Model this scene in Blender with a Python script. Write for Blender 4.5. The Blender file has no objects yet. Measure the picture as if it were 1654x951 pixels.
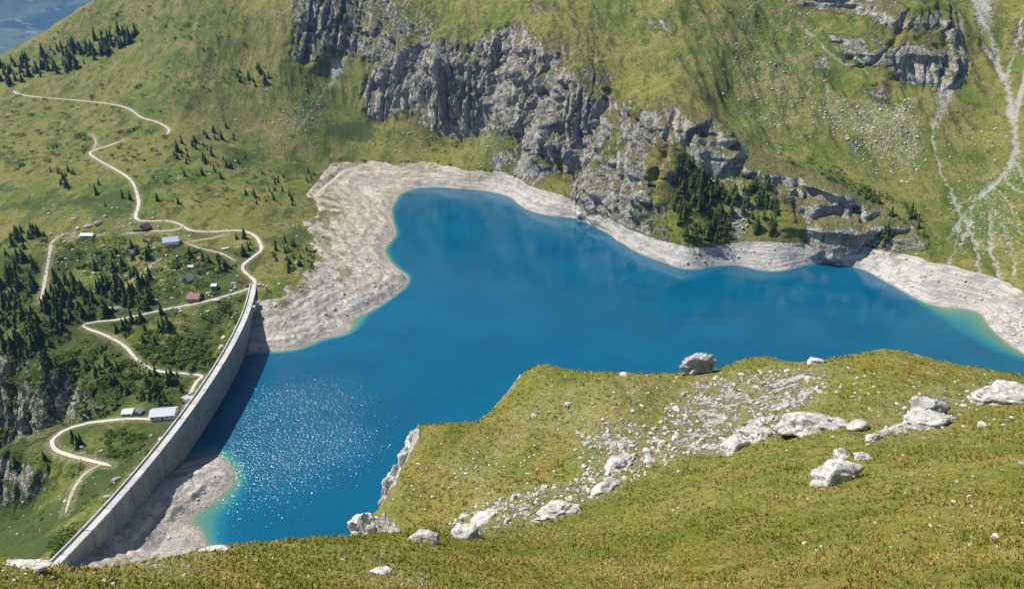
import bpy, bmesh, math, random
import numpy as np
from mathutils import Vector, Matrix

rng = np.random.default_rng(11)
random.seed(5)
scene = bpy.context.scene
COL = scene.collection

# ------------------------------------------------------------------ camera
CAM_H, PITCH = 245.0, math.radians(25)          # metres above the lake, tilt below the horizontal
FPX, CX, CY = 1181.0, 827.0, 475.5               # lens in pixels of the 1654 x 951 photograph
cam = bpy.data.cameras.new('camera')
cam.sensor_width = 36.0
cam.lens = 36.0 * FPX / 1654.0
cam.clip_start, cam.clip_end = 0.5, 60000
camo = bpy.data.objects.new('camera', cam)
COL.objects.link(camo)
camo.location = (0, 0, CAM_H)
camo.rotation_euler = (math.pi / 2 - PITCH, 0, 0)
scene.camera = camo

def ray(px, py):
    u = (np.asarray(px, float) - CX) / FPX
    v = (CY - np.asarray(py, float)) / FPX
    return np.stack([u, math.cos(PITCH) + v * math.sin(PITCH), -math.sin(PITCH) + v * math.cos(PITCH)], -1)

def at_z(px, py, z):                              # where the line of sight meets the level z
    d = ray(px, py)
    t = (np.asarray(z, float) - CAM_H) / d[..., 2]
    return d[..., :2] * t[..., None]

def tan_dep(px, py):
    d = ray(px, py)
    return -d[..., 2] / np.hypot(d[..., 0], d[..., 1])

def at_d(px, py, D):                              # where it stands at the horizontal distance D
    d = ray(px, py)
    h = np.hypot(d[..., 0], d[..., 1])
    return np.array([d[0] / h * D, d[1] / h * D, CAM_H + d[2] / h * D])

def project(p):
    p = np.asarray(p, float)
    y, z = p[..., 1], p[..., 2] - CAM_H
    fw = y * math.cos(PITCH) - z * math.sin(PITCH)
    up = y * math.sin(PITCH) + z * math.cos(PITCH)
    return np.stack([CX + FPX * p[..., 0] / fw, CY - FPX * up / fw, fw], -1)

# ------------------------------------------------------------------ noise
def _hash(ix, iy, seed):
    h = (ix.astype(np.int64) * 374761393 + iy.astype(np.int64) * 668265263 + seed * 1442695041) & 0xFFFFFFFF
    h = ((h ^ (h >> 13)) * 1274126177) & 0xFFFFFFFF
    return ((h ^ (h >> 16)) & 0xFFFF).astype(np.float32) * np.float32(2 * math.pi / 65536)

def perlin(x, y, seed=0):
    ix, iy = np.floor(x), np.floor(y)
    fx, fy = (x - ix).astype(np.float32), (y - iy).astype(np.float32)
    ux, uy = fx * fx * fx * (fx * (fx * 6 - 15) + 10), fy * fy * fy * (fy * (fy * 6 - 15) + 10)
    def g(dx, dy):
        a = _hash(ix + dx, iy + dy, seed)
        return np.cos(a) * (fx - dx) + np.sin(a) * (fy - dy)
    a = g(0, 0) * (1 - ux) + g(1, 0) * ux
    b = g(0, 1) * (1 - ux) + g(1, 1) * ux
    return (a * (1 - uy) + b * uy) * 1.5

def fbm(x, y, scale, octaves=4, seed=0, gain=0.5, ridged=False):
    out, amp, tot = 0, 1.0, 0
    f = 1.0 / scale
    for o in range(octaves):
        n = perlin(x * f + 17.3 * o, y * f - 9.1 * o, seed + o)
        if ridged:
            n = 1 - 2 * np.abs(n)
        out = out + amp * n
        tot += amp
        amp *= gain
        f *= 2.03
    return out / tot

def smooth(a, b, x):
    t = np.clip((x - a) / (b - a), 0, 1)
    return t * t * (3 - 2 * t)

# ------------------------------------------------------------------ surveyed points of the valley
SHORE = [(430,568),(460,567),(490,562),(520,547),(560,540),(569,528),(563,517),(590,507),(620,490),(655,465),(661,450),(640,432),
 (630,420),(622,402),(640,378),(634,350),(640,325),(656,309),(680,303),(720,303),(760,306),(800,312),(830,322),(845,335),(870,345),
 (900,350),(940,355),(960,365),(985,378),(1010,395),(1040,412),(1075,425),(1110,435),(1150,430),(1190,428),(1230,437),(1265,437),
 (1300,428),(1325,425),(1370,430),(1400,437),(1425,452),(1450,465),(1480,482),(1510,495),(1550,498),(1580,503),(1600,530),
 (1620,548),(1654,572)]
ISLET = [(300,748),(322,741),(349,733),(366,745),(384,770),(360,800),(310,828),(302,846),(325,857),(334,877)]
RING = [(432,484),(470,468),(500,440),(510,412),(505,388),(492,362),(520,340),(502,320),(492,300),(520,280),(545,266),(590,262),
 (650,264),(720,268),(760,275),(800,278),(830,285),(850,297),(880,308),(920,318),(940,330),(965,342),(985,352),(1010,367),(1040,380),
 (1075,391),(1110,398),(1150,401),(1190,391),(1230,389),(1270,389),(1310,396),(1345,405),(1390,401),(1430,405),(1460,410),(1480,415),
 (1500,423),(1530,426),(1560,437),(1600,445),(1654,474)]
LEVEL = [(413,461,21),(425,405,25),(455,430,21),(440,340,29),(400,430,22),(380,445,21),(350,400,26),(400,375,27),(450,310,30),(400,270,38),
 (300,372,30),(230,358,36),(222,330,40),(215,300,44),(190,275,50),(150,250,56),(200,227,62),(275,215,66),(240,190,75),(160,165,84),(30,150,90),
 (330,250,52),(360,210,60),(330,310,38),(60,250,56),(0,300,44),(0,200,72),(100,310,44),(100,200,72),
 (277,388,30),(315,478,17),(345,465,21),(305,452,21),(140,378,31),(90,378,30),(60,340,38),(0,380,28),(0,440,16),(100,450,13),(0,520,-2),
 (200,500,9),(140,526,4),(240,505,10),(310,488,16),(75,485,13),(200,440,17),(250,440,20),(370,470,20),(360,520,8),(380,500,14),
 (300,550,3),(205,565,1),(215,587,-1),(262,600,-3),(335,606,-4),(100,560,-3),(0,555,-6),(340,560,3),(310,640,-4),(250,640,-5),
 (0,585,-8),(60,600,-8),(130,618,-8),(200,632,-8),
 (0,690,-52),(60,688,-48),(120,680,-40),(180,664,-16),
 (0,732,-8),(50,722,-7),(100,690,-5),(190,667,-4),(265,675,-4),(212,665,-4),(265,710,-2),(200,690,-4),(230,735,-1),(300,660,-4),(90,715,-5),
 (60,738,-7),(110,742,-5),(0,805,-32),(60,800,-26),(110,772,-10),(150,765,-3),(180,750,-1),(60,850,-14),(0,862,-24),(0,905,-8),
 (60,885,3),(125,845,5),(90,898,15),(170,800,2),(150,832,7),(112,878,13),
 (262,884,-1.0),(240,868,3.5),(288,868,2.5),(290,800,5),(330,760,3),(265,835,4),(300,870,3)]
BED = [(800,450,-25),(600,650,-25),(500,680,-18),(1000,480,-25),(1300,500,-18),(720,360,-16),(500,620,-18),(400,760,-4),(365,835,-3.5),
 (420,830,-10),(1560,520,-3),(1500,530,-9),(600,560,-16),(680,470,-10),(450,600,-12),(1200,480,-20),(1620,600,-12),(900,400,-14)]
# slopes walked up from the top of the bleached bank: (x, y, gradient in degrees)
WALKS = [
 [(430,250,38),(420,200,20),(400,100,31),(420,0,34),(440,-80,33),(450,-150,32)],
 [(275,215,66),(290,150,20),(330,60,29),(350,0,31),(360,-80,30),(370,-150,30)],
 [(160,165,84),(165,110,17),(150,60,22),(140,8,25)],
 [(30,150,90),(20,115,11),(5,90,13)],
 [(545,266,18),(550,200,28),(540,110,36),(560,60,52),(580,0,45),(600,-80,35),(600,-150,33)],
 [(490,275,22),(480,200,26),(470,105,35),(480,40,43),(490,0,40),(500,-80,33)],
 [(650,264,18),(640,200,32),(640,165,36),(645,90,64),(650,40,42),(660,0,36),(670,-80,33),(670,-150,33)],
 [(720,268,18),(712,200,33),(715,78,67),(725,40,35),(735,0,32),(745,-80,32),(750,-150,32)],
 [(800,278,18),(785,197,34),(790,78,67),(795,50,45),(800,0,33),(805,-80,30),(810,-150,32)],
 [(850,297,18),(850,237,36),(850,100,64),(855,60,45),(860,0,32),(865,-80,30)],
 [(920,318,18),(915,272,38),(915,140,60),(920,100,40),(930,0,30),(930,-80,30),(930,-150,30)],
 [(965,342,18),(975,260,58),(985,200,48),(1000,160,38),(1010,100,32),(1020,0,29),(1020,-80,28)],
 [(1060,387,18),(1060,330,50),(1060,250,42),(1075,180,45),(1085,150,24),(1090,90,28),(1100,0,28),(1105,-80,28),(1105,-150,30)],
 [(1150,401,18),(1150,330,38),(1150,260,42),(1150,205,50),(1165,178,8),(1180,100,28),(1200,0,28),(1200,-80,28)],
 [(1230,389,18),(1235,330,42),(1240,275,44),(1252,250,6),(1270,150,27),(1290,40,30),(1300,0,52),(1310,-80,35),(1310,-150,32)],
 [(1325,400,18),(1330,345,55),(1335,295,47),(1347,275,6),(1365,180,26),(1385,100,32),(1395,50,55),(1400,20,36),(1405,-80,35)],
 [(1415,403,18),(1420,350,42),(1425,322,32),(1437,300,8),(1455,200,26),(1475,140,32),(1480,80,60),(1490,20,40),(1500,-80,33),(1500,-150,33)],
 [(1500,423,18),(1500,390,25),(1505,300,20),(1520,200,26),(1540,100,33),(1555,0,34),(1560,-80,33)],
 [(1580,441,18),(1580,400,14),(1590,300,20),(1600,200,26),(1610,100,30),(1610,0,33),(1610,-80,33),(1610,-150,33)],
 [(1654,474,18),(1655,430,12),(1660,300,20),(1670,200,27),(1680,100,32),(1680,0,34),(1690,-80,34)],
 [(1850,540,18),(1850,450,14),(1860,300,22),(1870,100,32),(1880,-80,34),(1880,-150,34)]]
WORLD = [(-190,195,28),(-150,195,26),(-135,215,14),(-110,235,4),(-120,200,22),(-60,238,0),(0,236,-4),(100,236,-4),(250,250,-4),(380,300,0),(470,360,0),
 (540,400,12),(-60,190,20),(50,180,20),(200,180,20),(350,200,25),(500,250,40),
 (-420,380,-62),(-350,375,-60),(-320,378,-55),(-285,375,-40),(-258,380,-20),(-500,380,-70),
 (-260,225,-10),(-240,190,20),(-320,230,-40),(-420,250,-60),(-330,300,-30),(-300,180,20),(-420,200,-20),
 (-520,450,-30),(-560,600,0),(-700,700,20),(-800,850,45),(-620,520,-20),(-700,420,-70),(-900,600,-60),
 (-1000,1000,20),(-800,1150,40),(-620,1250,60),(-400,1480,170),(-950,1250,-60),(-700,1450,-40),(-450,1750,60),(-1150,1500,-200),(-800,1800,-150)]

pts = []
for x, y in SHORE + ISLET:
    pts.append((*at_z(x, y, 0), 0))
RINGP = []                                        # the upper edge of the bleached bank; lower where cliffs plunge
_sx = np.array([p[0] for p in SHORE[14:]], float)
_sy = np.array([p[1] for p in SHORE[14:]], float)
for x, y in RING:
    z, td = 18.0, float(tan_dep(x, y))
    if x > 690:
        ys = float(np.interp(x, _sx, _sy))
        Ds = CAM_H / float(tan_dep(x, ys))
        s = math.tan(math.radians(50))
        if (CAM_H - 18) / td < Ds + 18 / s:
            z = s * (CAM_H - td * Ds) / (s + td)
    RINGP.append((*at_z(x, y, z), z))
pts += RINGP
_ringx = np.array([p[0] for p in RING[13:]], float)
_ringz = np.array([p[2] for p in RINGP[13:]])
for x, y, z in LEVEL:
    pts.append((*at_z(x, y, z), z))
for x, y, z in BED:
    pts.append((*at_z(x, y, 0), z))
for w in WALKS:
    x, y, z = w[0]
    if y == 18 or (z == 18 and x > 690):
        z = float(np.interp(x, _ringx, _ringz))
    D = (CAM_H - z) / float(tan_dep(x, y))
    for x, y, s in w[1:]:
        s = math.tan(math.radians(s))
        Dn = (CAM_H - z + s * D) / (s + float(tan_dep(x, y)))
        z, D = z + s * (Dn - D), Dn
        pts.append(tuple(at_d(x, y, D)))
pts += WORLD
pts = np.array(pts, float)

class Spline:                                     # thin plate spline through scattered heights
    def __init__(s, p, lam=0.0, unit=100.0):
        s.u, s.xy = unit, p[:, :2] / unit
        n = len(p)
        r = np.linalg.norm(s.xy[:, None] - s.xy[None], axis=2)
        K = np.where(r > 0, r * r * np.log(np.maximum(r, 1e-9)), 0) + lam * np.eye(n)
        Pm = np.c_[np.ones(n), s.xy]
        A = np.block([[K, Pm], [Pm.T, np.zeros((3, 3))]])
        s.w = np.linalg.solve(A, np.r_[p[:, 2], 0, 0, 0])
    def __call__(s, x, y):
        q = np.stack([np.ravel(x), np.ravel(y)], 1) / s.u
        out = np.empty(len(q))
        for i in range(0, len(q), 20000):
            c = q[i:i + 20000]
            r2 = (c[:, None, 0] - s.xy[None, :, 0]) ** 2 + (c[:, None, 1] - s.xy[None, :, 1]) ** 2
            out[i:i + 20000] = (0.5 * r2 * np.log(np.maximum(r2, 1e-18))) @ s.w[:-3] + s.w[-3] + c @ s.w[-2:]
        return out.reshape(np.shape(x))

# drop points that nearly coincide
keep = []
for i, p in enumerate(pts):
    if all(np.hypot(*(pts[j, :2] - p[:2])) > 5.0 for j in keep):
        keep.append(i)
pts = pts[keep]
GX0, GY0, GS = -1250.0, 110.0, 5.0
gx = np.arange(GX0, 1250, GS)
gy = np.arange(GY0, 2000, GS)
XX, YY = np.meshgrid(gx, gy)
BASE = Spline(pts, 0.003)(XX, YY)

def sample(G, x, y):
    fx = np.clip((np.asarray(x, float) - GX0) / GS, 0, G.shape[1] - 1.001)
    fy = np.clip((np.asarray(y, float) - GY0) / GS, 0, G.shape[0] - 1.001)
    i, j = fx.astype(int), fy.astype(int)
    a, b = fx - i, fy - j
    return (G[j, i] * (1 - a) + G[j, i + 1] * a) * (1 - b) + (G[j + 1, i] * (1 - a) + G[j + 1, i + 1] * a) * b

def base_h(x, y):
    return sample(BASE, x, y)

def hit(px, py, hf=None, dmin=215.0, dmax=1900.0):   # first point of the ground on a line of sight
    hf = hf or base_h
    px, py = np.atleast_1d(np.asarray(px, float)), np.atleast_1d(np.asarray(py, float))
    d = ray(px, py)
    h = np.hypot(d[:, 0], d[:, 1])
    dx, dy, td = d[:, 0] / h, d[:, 1] / h, d[:, 2] / h
    D = np.full(len(px), dmin)
    prev = D.copy()
    done = np.zeros(len(px), bool)
    while not done.all():
        z = CAM_H + td * D
        g = hf(dx * D, dy * D)
        done |= (z <= g) | (D > dmax)
        prev = np.where(done, prev, D)
        D = np.where(done, D, D + 2.0)
    lo, hi = prev, D.copy()
    for _ in range(12):
        m = (lo + hi) / 2
        under = CAM_H + td * m <= hf(dx * m, dy * m)
        hi = np.where(under, m, hi)
        lo = np.where(under, lo, m)
    return np.stack([dx * hi, dy * hi, CAM_H + td * hi], 1)

# ------------------------------------------------------------------ outlines seen on the ground, carried to world coordinates
def seg_dist(x, y, line, closed=False):
    P = np.asarray(line, float)[:, :2]
    A, B = (P, np.roll(P, -1, 0)) if closed else (P[:-1], P[1:])
    d = np.full(np.shape(x), 1e9)
    for (ax, ay), (bx, by) in zip(A, B):
        vx, vy = bx - ax, by - ay
        t = np.clip(((x - ax) * vx + (y - ay) * vy) / max(vx * vx + vy * vy, 1e-9), 0, 1)
        d = np.minimum(d, (x - ax - t * vx) ** 2 + (y - ay - t * vy) ** 2)
    return np.sqrt(d)

def inside(x, y, poly):
    P = np.asarray(poly, float)[:, :2]
    c = np.zeros(np.shape(x), bool)
    for (ax, ay), (bx, by) in zip(P, np.roll(P, -1, 0)):
        if ay == by:
            continue
        c ^= ((ay > y) != (by > y)) & (x < (bx - ax) * (y - ay) / (by - ay) + ax)
    return c

def region(x, y, poly, soft):                     # 1 inside, 0 outside, a ramp of +-soft metres at the edge
    P = np.asarray(poly, float)
    out = np.zeros(np.shape(x))
    m = (x > P[:, 0].min() - soft) & (x < P[:, 0].max() + soft) & (y > P[:, 1].min() - soft) & (y < P[:, 1].max() + soft)
    if m.any():
        xs, ys = x[m], y[m]
        d = seg_dist(xs, ys, P, True)
        out[m] = np.clip(0.5 + 0.5 * np.where(inside(xs, ys, P), d, -d) / soft, 0, 1)
    return out

def strip(x, y, line, half, soft):
    P = np.asarray(line, float)
    out = np.zeros(np.shape(x))
    w = half + soft
    m = (x > P[:, 0].min() - w) & (x < P[:, 0].max() + w) & (y > P[:, 1].min() - w) & (y < P[:, 1].max() + w)
    if m.any():
        out[m] = 1 - smooth(half - soft, half + soft, seg_dist(x[m], y[m], P))
    return out

def curve(px, n=6):                               # Catmull-Rom through pixel points
    P = np.asarray(px, float)
    P = np.r_[[2 * P[0] - P[1]], P, [2 * P[-1] - P[-2]]]
    t = np.linspace(0, 1, n, endpoint=False)[:, None]
    out = []
    for i in range(1, len(P) - 2):
        a, b, c, d = P[i - 1:i + 3]
        out.append(0.5 * (2 * b + (c - a) * t + (2 * a - 5 * b + 4 * c - d) * t ** 2 + (3 * b - a - 3 * c + d) * t ** 3))
    return np.r_[np.concatenate(out), [P[-2]]]

def ground_line(px, n=6):
    c = curve(px, n)
    return hit(c[:, 0], c[:, 1])

def ground_poly(px):
    P = np.asarray(px, float)
    Q = []
    for a, b in zip(P, np.roll(P, -1, 0)):
        k = max(1, int(np.hypot(*(b - a)) / 12))
        Q += [a + (b - a) * i / k for i in range(k)]
    Q = np.array(Q)
    return hit(Q[:, 0], np.maximum(Q[:, 1], -60))

CLIFFS = [  # outline, height of the buttresses (m), how bare the rock is
 ([(580,150),(600,120),(632,100),(655,80),(700,68),(720,82),(760,80),(790,50),(830,48),(865,65),(900,90),(925,120),(960,150),(990,165),
   (1040,155),(1030,180),(1000,212),(975,240),(950,275),(920,278),(895,262),(870,265),(845,242),(830,224),(800,192),(775,202),(740,197),
   (700,192),(690,168),(650,182),(620,192),(592,184)], 13.0, 1.0),
 ([(470,0),(500,-30),(640,-30),(690,30),(650,60),(625,95),(590,110),(560,95),(535,85),(510,108),(480,107),(460,92),(475,60)], 9.0, 0.60),
 ([(935,312),(945,275),(975,262),(1010,240),(1030,200),(1060,165),(1080,175),(1062,230),(1050,290),(1062,330),(1030,347),(990,345),(945,345)], 14.0, 0.95),
 ([(1078,185),(1110,172),(1160,195),(1200,225),(1240,258),(1235,278),(1200,265),(1170,272),(1130,242),(1100,242)], 12.0, 1.0),
 ([(1225,280),(1290,285),(1330,280),(1370,300),(1400,320),(1440,345),(1480,365),(1505,393),(1480,406),(1430,402),(1380,400),(1340,425),(1310,405),
   (1296,360),(1285,312),(1240,312)], 12.0, 1.0),
 ([(1275,0),(1275,-25),(1400,-25),(1480,30),(1530,20),(1540,62),(1500,47),(1460,52),(1400,32),(1330,22)], 9.0, 0.95),
 ([(1330,60),(1370,50),(1420,80),(1470,72),(1520,80),(1562,95),(1556,126),(1500,147),(1450,137),(1420,110),(1380,106)], 9.0, 0.85),
 ([(1030,170),(1100,165),(1240,262),(1340,290),(1290,390),(1200,300),(1140,262),(1085,290),(1060,340),(1000,345),(940,340),(950,270),(1010,230)], 9.0, 0.36),
 ([(1050,168),(1105,163),(1240,252),(1340,285),(1440,335),(1512,396),(1480,410),(1430,388),(1340,335),(1230,305),(1130,240),(1062,232)], 7.0, 0.80),
 ([(600,20),(700,0),(720,60),(660,85),(610,110)], 5.0, 0.5), ([(880,60),(960,75),(1010,150),(930,140)], 4.0, 0.5),
 ([(1298,105),(1340,88),(1336,117),(1312,118)], 3.0, 0.8),
 ([(1375,152),(1440,150),(1442,168),(1410,170)], 2.5, 0.7),
 ([(1582,72),(1618,76),(1606,104),(1588,96)], 4.0, 0.8),
 ([(1036,30),(1090,34),(1094,62),(1060,60)], 2.5, 0.7),
 ([(330,106),(352,104),(352,132),(332,134)], 3.0, 0.7),
 ([(840,0),(905,0),(900,22),(856,26)], 2.5, 0.6),
 ([(930,90),(955,85),(952,112),(935,112)], 2.0, 0.7),
 ([(1640,40),(1700,40),(1700,100),(1645,96)], 4.0, 0.7),
 ([(0,590),(60,604),(130,623),(200,637),(190,660),(120,690),(50,715),(0,725)], 5.0, 0.58),  # both gorge walls: partly overgrown, bareness lowered to darken in place of shade
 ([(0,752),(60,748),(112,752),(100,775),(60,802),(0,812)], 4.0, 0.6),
 ([(85,885),(95,865),(120,845),(142,838),(130,860),(100,885)], 2.0, 0.9)]
SCREES = [
 ([(1100,242),(1150,215),(1188,250),(1182,292),(1150,287),(1120,272)], 0.8, 0),
 ([(1560,-20),(1602,-20),(1601,48),(1580,56)], 0.9, 1), ([(1508,136),(1546,118),(1532,178),(1514,200)], 0.9, 1),
 ([(540,105),(562,95),(552,130),(530,142)], 0.9, 1), ([(470,190),(520,150),(515,205),(440,235),(430,222)], 0.42, 1),
 ([(1500,30),(1535,60),(1560,95),(1560,120),(1545,118)], 0.8, 1), ([(745,225),(800,215),(790,262),(730,262)], 0.3, 1),
 ([(1330,150),(1480,170),(1500,260),(1470,290),(1400,250),(1340,200)], 0.42, 1), ([(1180,100),(1310,60),(1340,210),(1200,230)], 0.33, 1),
 ([(1560,300),(1654,230),(1654,420),(1540,410)], 0.36, 1), ([(1190,285),(1215,330),(1205,385),(1185,385),(1180,330)], 0.7, 0),
 ([(560,0),(700,0),(640,50),(600,110),(500,130),(540,80)], 0.35, 0), ([(1430,180),(1470,172),(1456,200),(1432,196)], 0.7, 1),
 ([(1100,0),(1240,0),(1200,90),(1150,120)], 0.25, 1), ([(985,215),(1040,190),(1030,330),(990,250)], 0.4, 1)]
STREAMS = [
 ([(1562,-10),(1585,40),(1602,75),(1618,120),(1630,170),(1637,215),(1636,255),(1620,285),(1590,310),(1575,325)], 3.2),
 ([(1575,325),(1556,350),(1546,385),(1535,410)], 1.5), ([(1590,310),(1600,350),(1600,400),(1612,430)], 1.4),
 ([(1660,110),(1642,180),(1636,205)], 2.6), ([(1535,0),(1548,40),(1558,95),(1558,122),(1530,160),(1508,200),(1507,240),(1525,290),(1540,320),(1552,352)], 1.7),
 ([(1575,325),(1562,370),(1550,402)], 1.4), ([(1540,400),(1532,426)], 1.4), ([(1612,430),(1622,472)], 1.5), ([(1560,352),(1576,400),(1580,442)], 1.5), ([(1654,10),(1645,60),(1622,140)], 1.6), ([(1636,255),(1650,285),(1662,300)], 1.6), ([(1566,335),(1540,370),(1532,392)], 1.2), ([(1598,330),(1625,380),(1640,440)], 1.3), ([(1620,285),(1640,305),(1660,312)], 1.2), ([(1585,313),(1560,325),(1535,345)], 1.2),
 ([(1242,-10),(1202,30),(1187,90),(1184,150)], 0.9), ([(1335,100),(1336,150),(1350,200),(1382,242)], 0.9),
 ([(1300,55),(1340,90),(1380,110),(1400,130)], 1.2), ([(1606,300),(1632,330),(1650,380)], 0.9), ([(945,85),(965,95),(940,130)], 0.8),
 ([(1350,205),(1380,250),(1420,300)], 0.6), ([(560,95),(530,140),(500,180),(480,210)], 0.8)]
ROADS = [  # name, half width, points
 ('road', 1.3, [(412,462),(411,453),(401,444),(393,436),(393,428),(404,418),(415,410),(422,403),(421,395),(414,383),(400,375),(380,372),(350,374),(325,374),
   (305,371),(290,362),(270,357),(240,357),(225,356),(219,350),(222,338),(224,325),(217,300),(207,287),(190,276),(165,262),(149,252),(146,246),
   (160,240),(180,234),(202,225)]),
 ('road', 1.45, [(22,147),(30,152),(60,157),(110,161),(150,165),(190,170),(212,178),(228,190),(250,196),(265,203),(273,210),(270,217)]),
 ('road', 1.05, [(409,458),(400,466),(370,476),(330,487),(290,495),(250,503),(215,511),(190,516),(160,519),(142,522),(135,526),(145,532),(165,539),
   (190,551),(205,562),(212,570),(225,584),(245,595),(262,600),(290,602),(318,605),(326,608),(318,616),(309,632),(303,650),(300,664),(290,676)]),
 ('road', 1.15, [(290,676),(260,677),(225,676),(190,677),(150,682),(110,692),(92,703),(84,713),(90,726),(110,734),(140,742),(165,748),(180,752)]),
 ('path', 0.9, [(165,748),(140,762),(125,780),(115,800),(106,828)]),
 ('path', 1.2, [(95,382),(84,392),(80,410),(75,440),(70,470),(64,488)]),
 ('path', 1.2, [(296,366),(285,371),(262,373),(240,373),(215,376),(203,377)]),
 ('path', 0.8, [(294,392),(320,388),(345,384),(366,378)]), ('path', 0.8, [(300,392),(320,400),(345,406),(362,411),(380,421)]),
 ('path', 0.9, [(148,215),(155,230),(149,245)]), ('path', 0.8, [(100,382),(150,381),(170,378)]), ('path', 0.7, [(205,462),(240,430),(255,420)]),
 ('path', 1.6, [(508,318),(525,302),(542,288),(556,276),(585,268)])]
CLIFFS_W = [(ground_poly(p), a, b) for p, a, b in CLIFFS]
SCREES_W = [(ground_poly(p), a, b) for p, a, b in SCREES]
STREAMS_W = [(ground_line([(x, max(y, -55)) for x, y in p], 4), h) for p, h in STREAMS]
ROADS_W = [(n, h, ground_line(p, 5)) for n, h, p in ROADS]
for n, h, P in ROADS_W:                            # even gradients along each road
    for _ in range(6):
        P[1:-1, 2] = 0.25 * P[:-2, 2] + 0.5 * P[1:-1, 2] + 0.25 * P[2:, 2]

# ------------------------------------------------------------------ the dam's line
DAM_Z = 21.0
_up = [(413.6,465),(410,482),(406,499),(397,519),(388,538),(372,568),(357,597),(343.5,618),(321,647),(302,674.6),(279,705),(249,741),(223.5,777),(184,819),(137,870),(102,905.6)]
_c = at_z([p[0] for p in _up], [p[1] for p in _up], DAM_Z)
_k = np.polyfit(_c[:, 1], _c[:, 0], 4)             # smooth arch x(y)
DAM_Y = np.linspace(498.0, 212.0, 144)
DAM_X = np.polyval(_k, DAM_Y)
def dam_x(y):
    return np.interp(-np.asarray(y, float), -DAM_Y, DAM_X)

RP = np.array(RINGP)
def ring_level(x, y):
    gx_, gy_ = np.arange(-300, 1300, 25.), np.arange(150, 1100, 25.)
    if not hasattr(ring_level, 'G'):
        X, Y = np.meshgrid(gx_, gy_)
        d = (X[..., None] - RP[:, 0]) ** 2 + (Y[..., None] - RP[:, 1]) ** 2 + 50
        w = d ** -2
        ring_level.G = (w * RP[:, 2]).sum(-1) / w.sum(-1)
    G = ring_level.G
    fx, fy = np.clip((x + 300) / 25, 0, G.shape[1] - 1.01), np.clip((y - 150) / 25, 0, G.shape[0] - 1.01)
    i, j = fx.astype(int), fy.astype(int)
    a, b = fx - i, fy - j
    return (G[j, i] * (1 - a) + G[j, i + 1] * a) * (1 - b) + (G[j + 1, i] * (1 - a) + G[j + 1, i + 1] * a) * b

GRY, GRX = np.gradient(BASE, GS)
def masks(x, y):
    z = base_h(x, y)
    slope = np.hypot(sample(GRX, x, y), sample(GRY, x, y))
    lake_side = np.where(y < 497, x > dam_x(y) - 1, x > -215)
    m = {'z': z, 'slope': slope}
    w1, w2 = fbm(x, y, 22, 4, 3), fbm(x, y, 7, 3, 9)
    jx, jy = x + 6 * w1 + 2 * w2, y + 6 * fbm(x, y, 22, 4, 31) + 2 * fbm(x, y, 7, 3, 33)
    cl = np.zeros(np.shape(x)); amp = np.zeros(np.shape(x))
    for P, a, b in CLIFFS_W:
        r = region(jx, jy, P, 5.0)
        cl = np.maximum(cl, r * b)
        amp = np.maximum(amp, region(x, y, P, 9.0) * a)
    m['cliff'], m['amp'] = cl, amp
    sc = np.zeros(np.shape(x)); scd = np.zeros(np.shape(x))
    for P, a, b in SCREES_W:
        r = region(x + 9 * w1, y + 9 * w2, P, 12.0) * a
        (sc if b else scd)[...] = np.maximum(sc if b else scd, r)
    st = np.zeros(np.shape(x))
    for P, h in STREAMS_W:
        st = np.maximum(st, strip(x + 3.5 * w1 + 3.0 * w2, y + 3.5 * w1 - 3.0 * w2, P, h * 0.9, h * 1.3 + 1.0) * (0.88 + 0.6 * w1))
    m['scree'], m['debris'], m['stream'] = sc, scd, st
    rd = np.full(np.shape(x), 0.0); rz = np.zeros(np.shape(x))
    for n, h, P in ROADS_W:
        s = strip(x, y, P, h + 2.6, 2.2)
        k = s > 0
        if k.any():
            d = (x[k][:, None] - P[None, :, 0]) ** 2 + (y[k][:, None] - P[None, :, 1]) ** 2
            zz = P[np.argmin(d, 1), 2]
            better = s[k] > rd[k]
            rz[k] = np.where(better, zz, rz[k])
            rd[k] = np.maximum(rd[k], s[k])
    m['road'], m['road_z'] = rd, rz
    top = np.where(y < 500, np.where(x < -80, 18, ring_level(x, y)), ring_level(x, y))
    m['bank'] = np.where(lake_side, 1 - smooth(top - 0.8, top + 0.8, z + (0.9 + 2.4 * (x < 0)) * w1 + 0.7 * w2), 0)
    m['lake'] = lake_side
    return m

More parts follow.
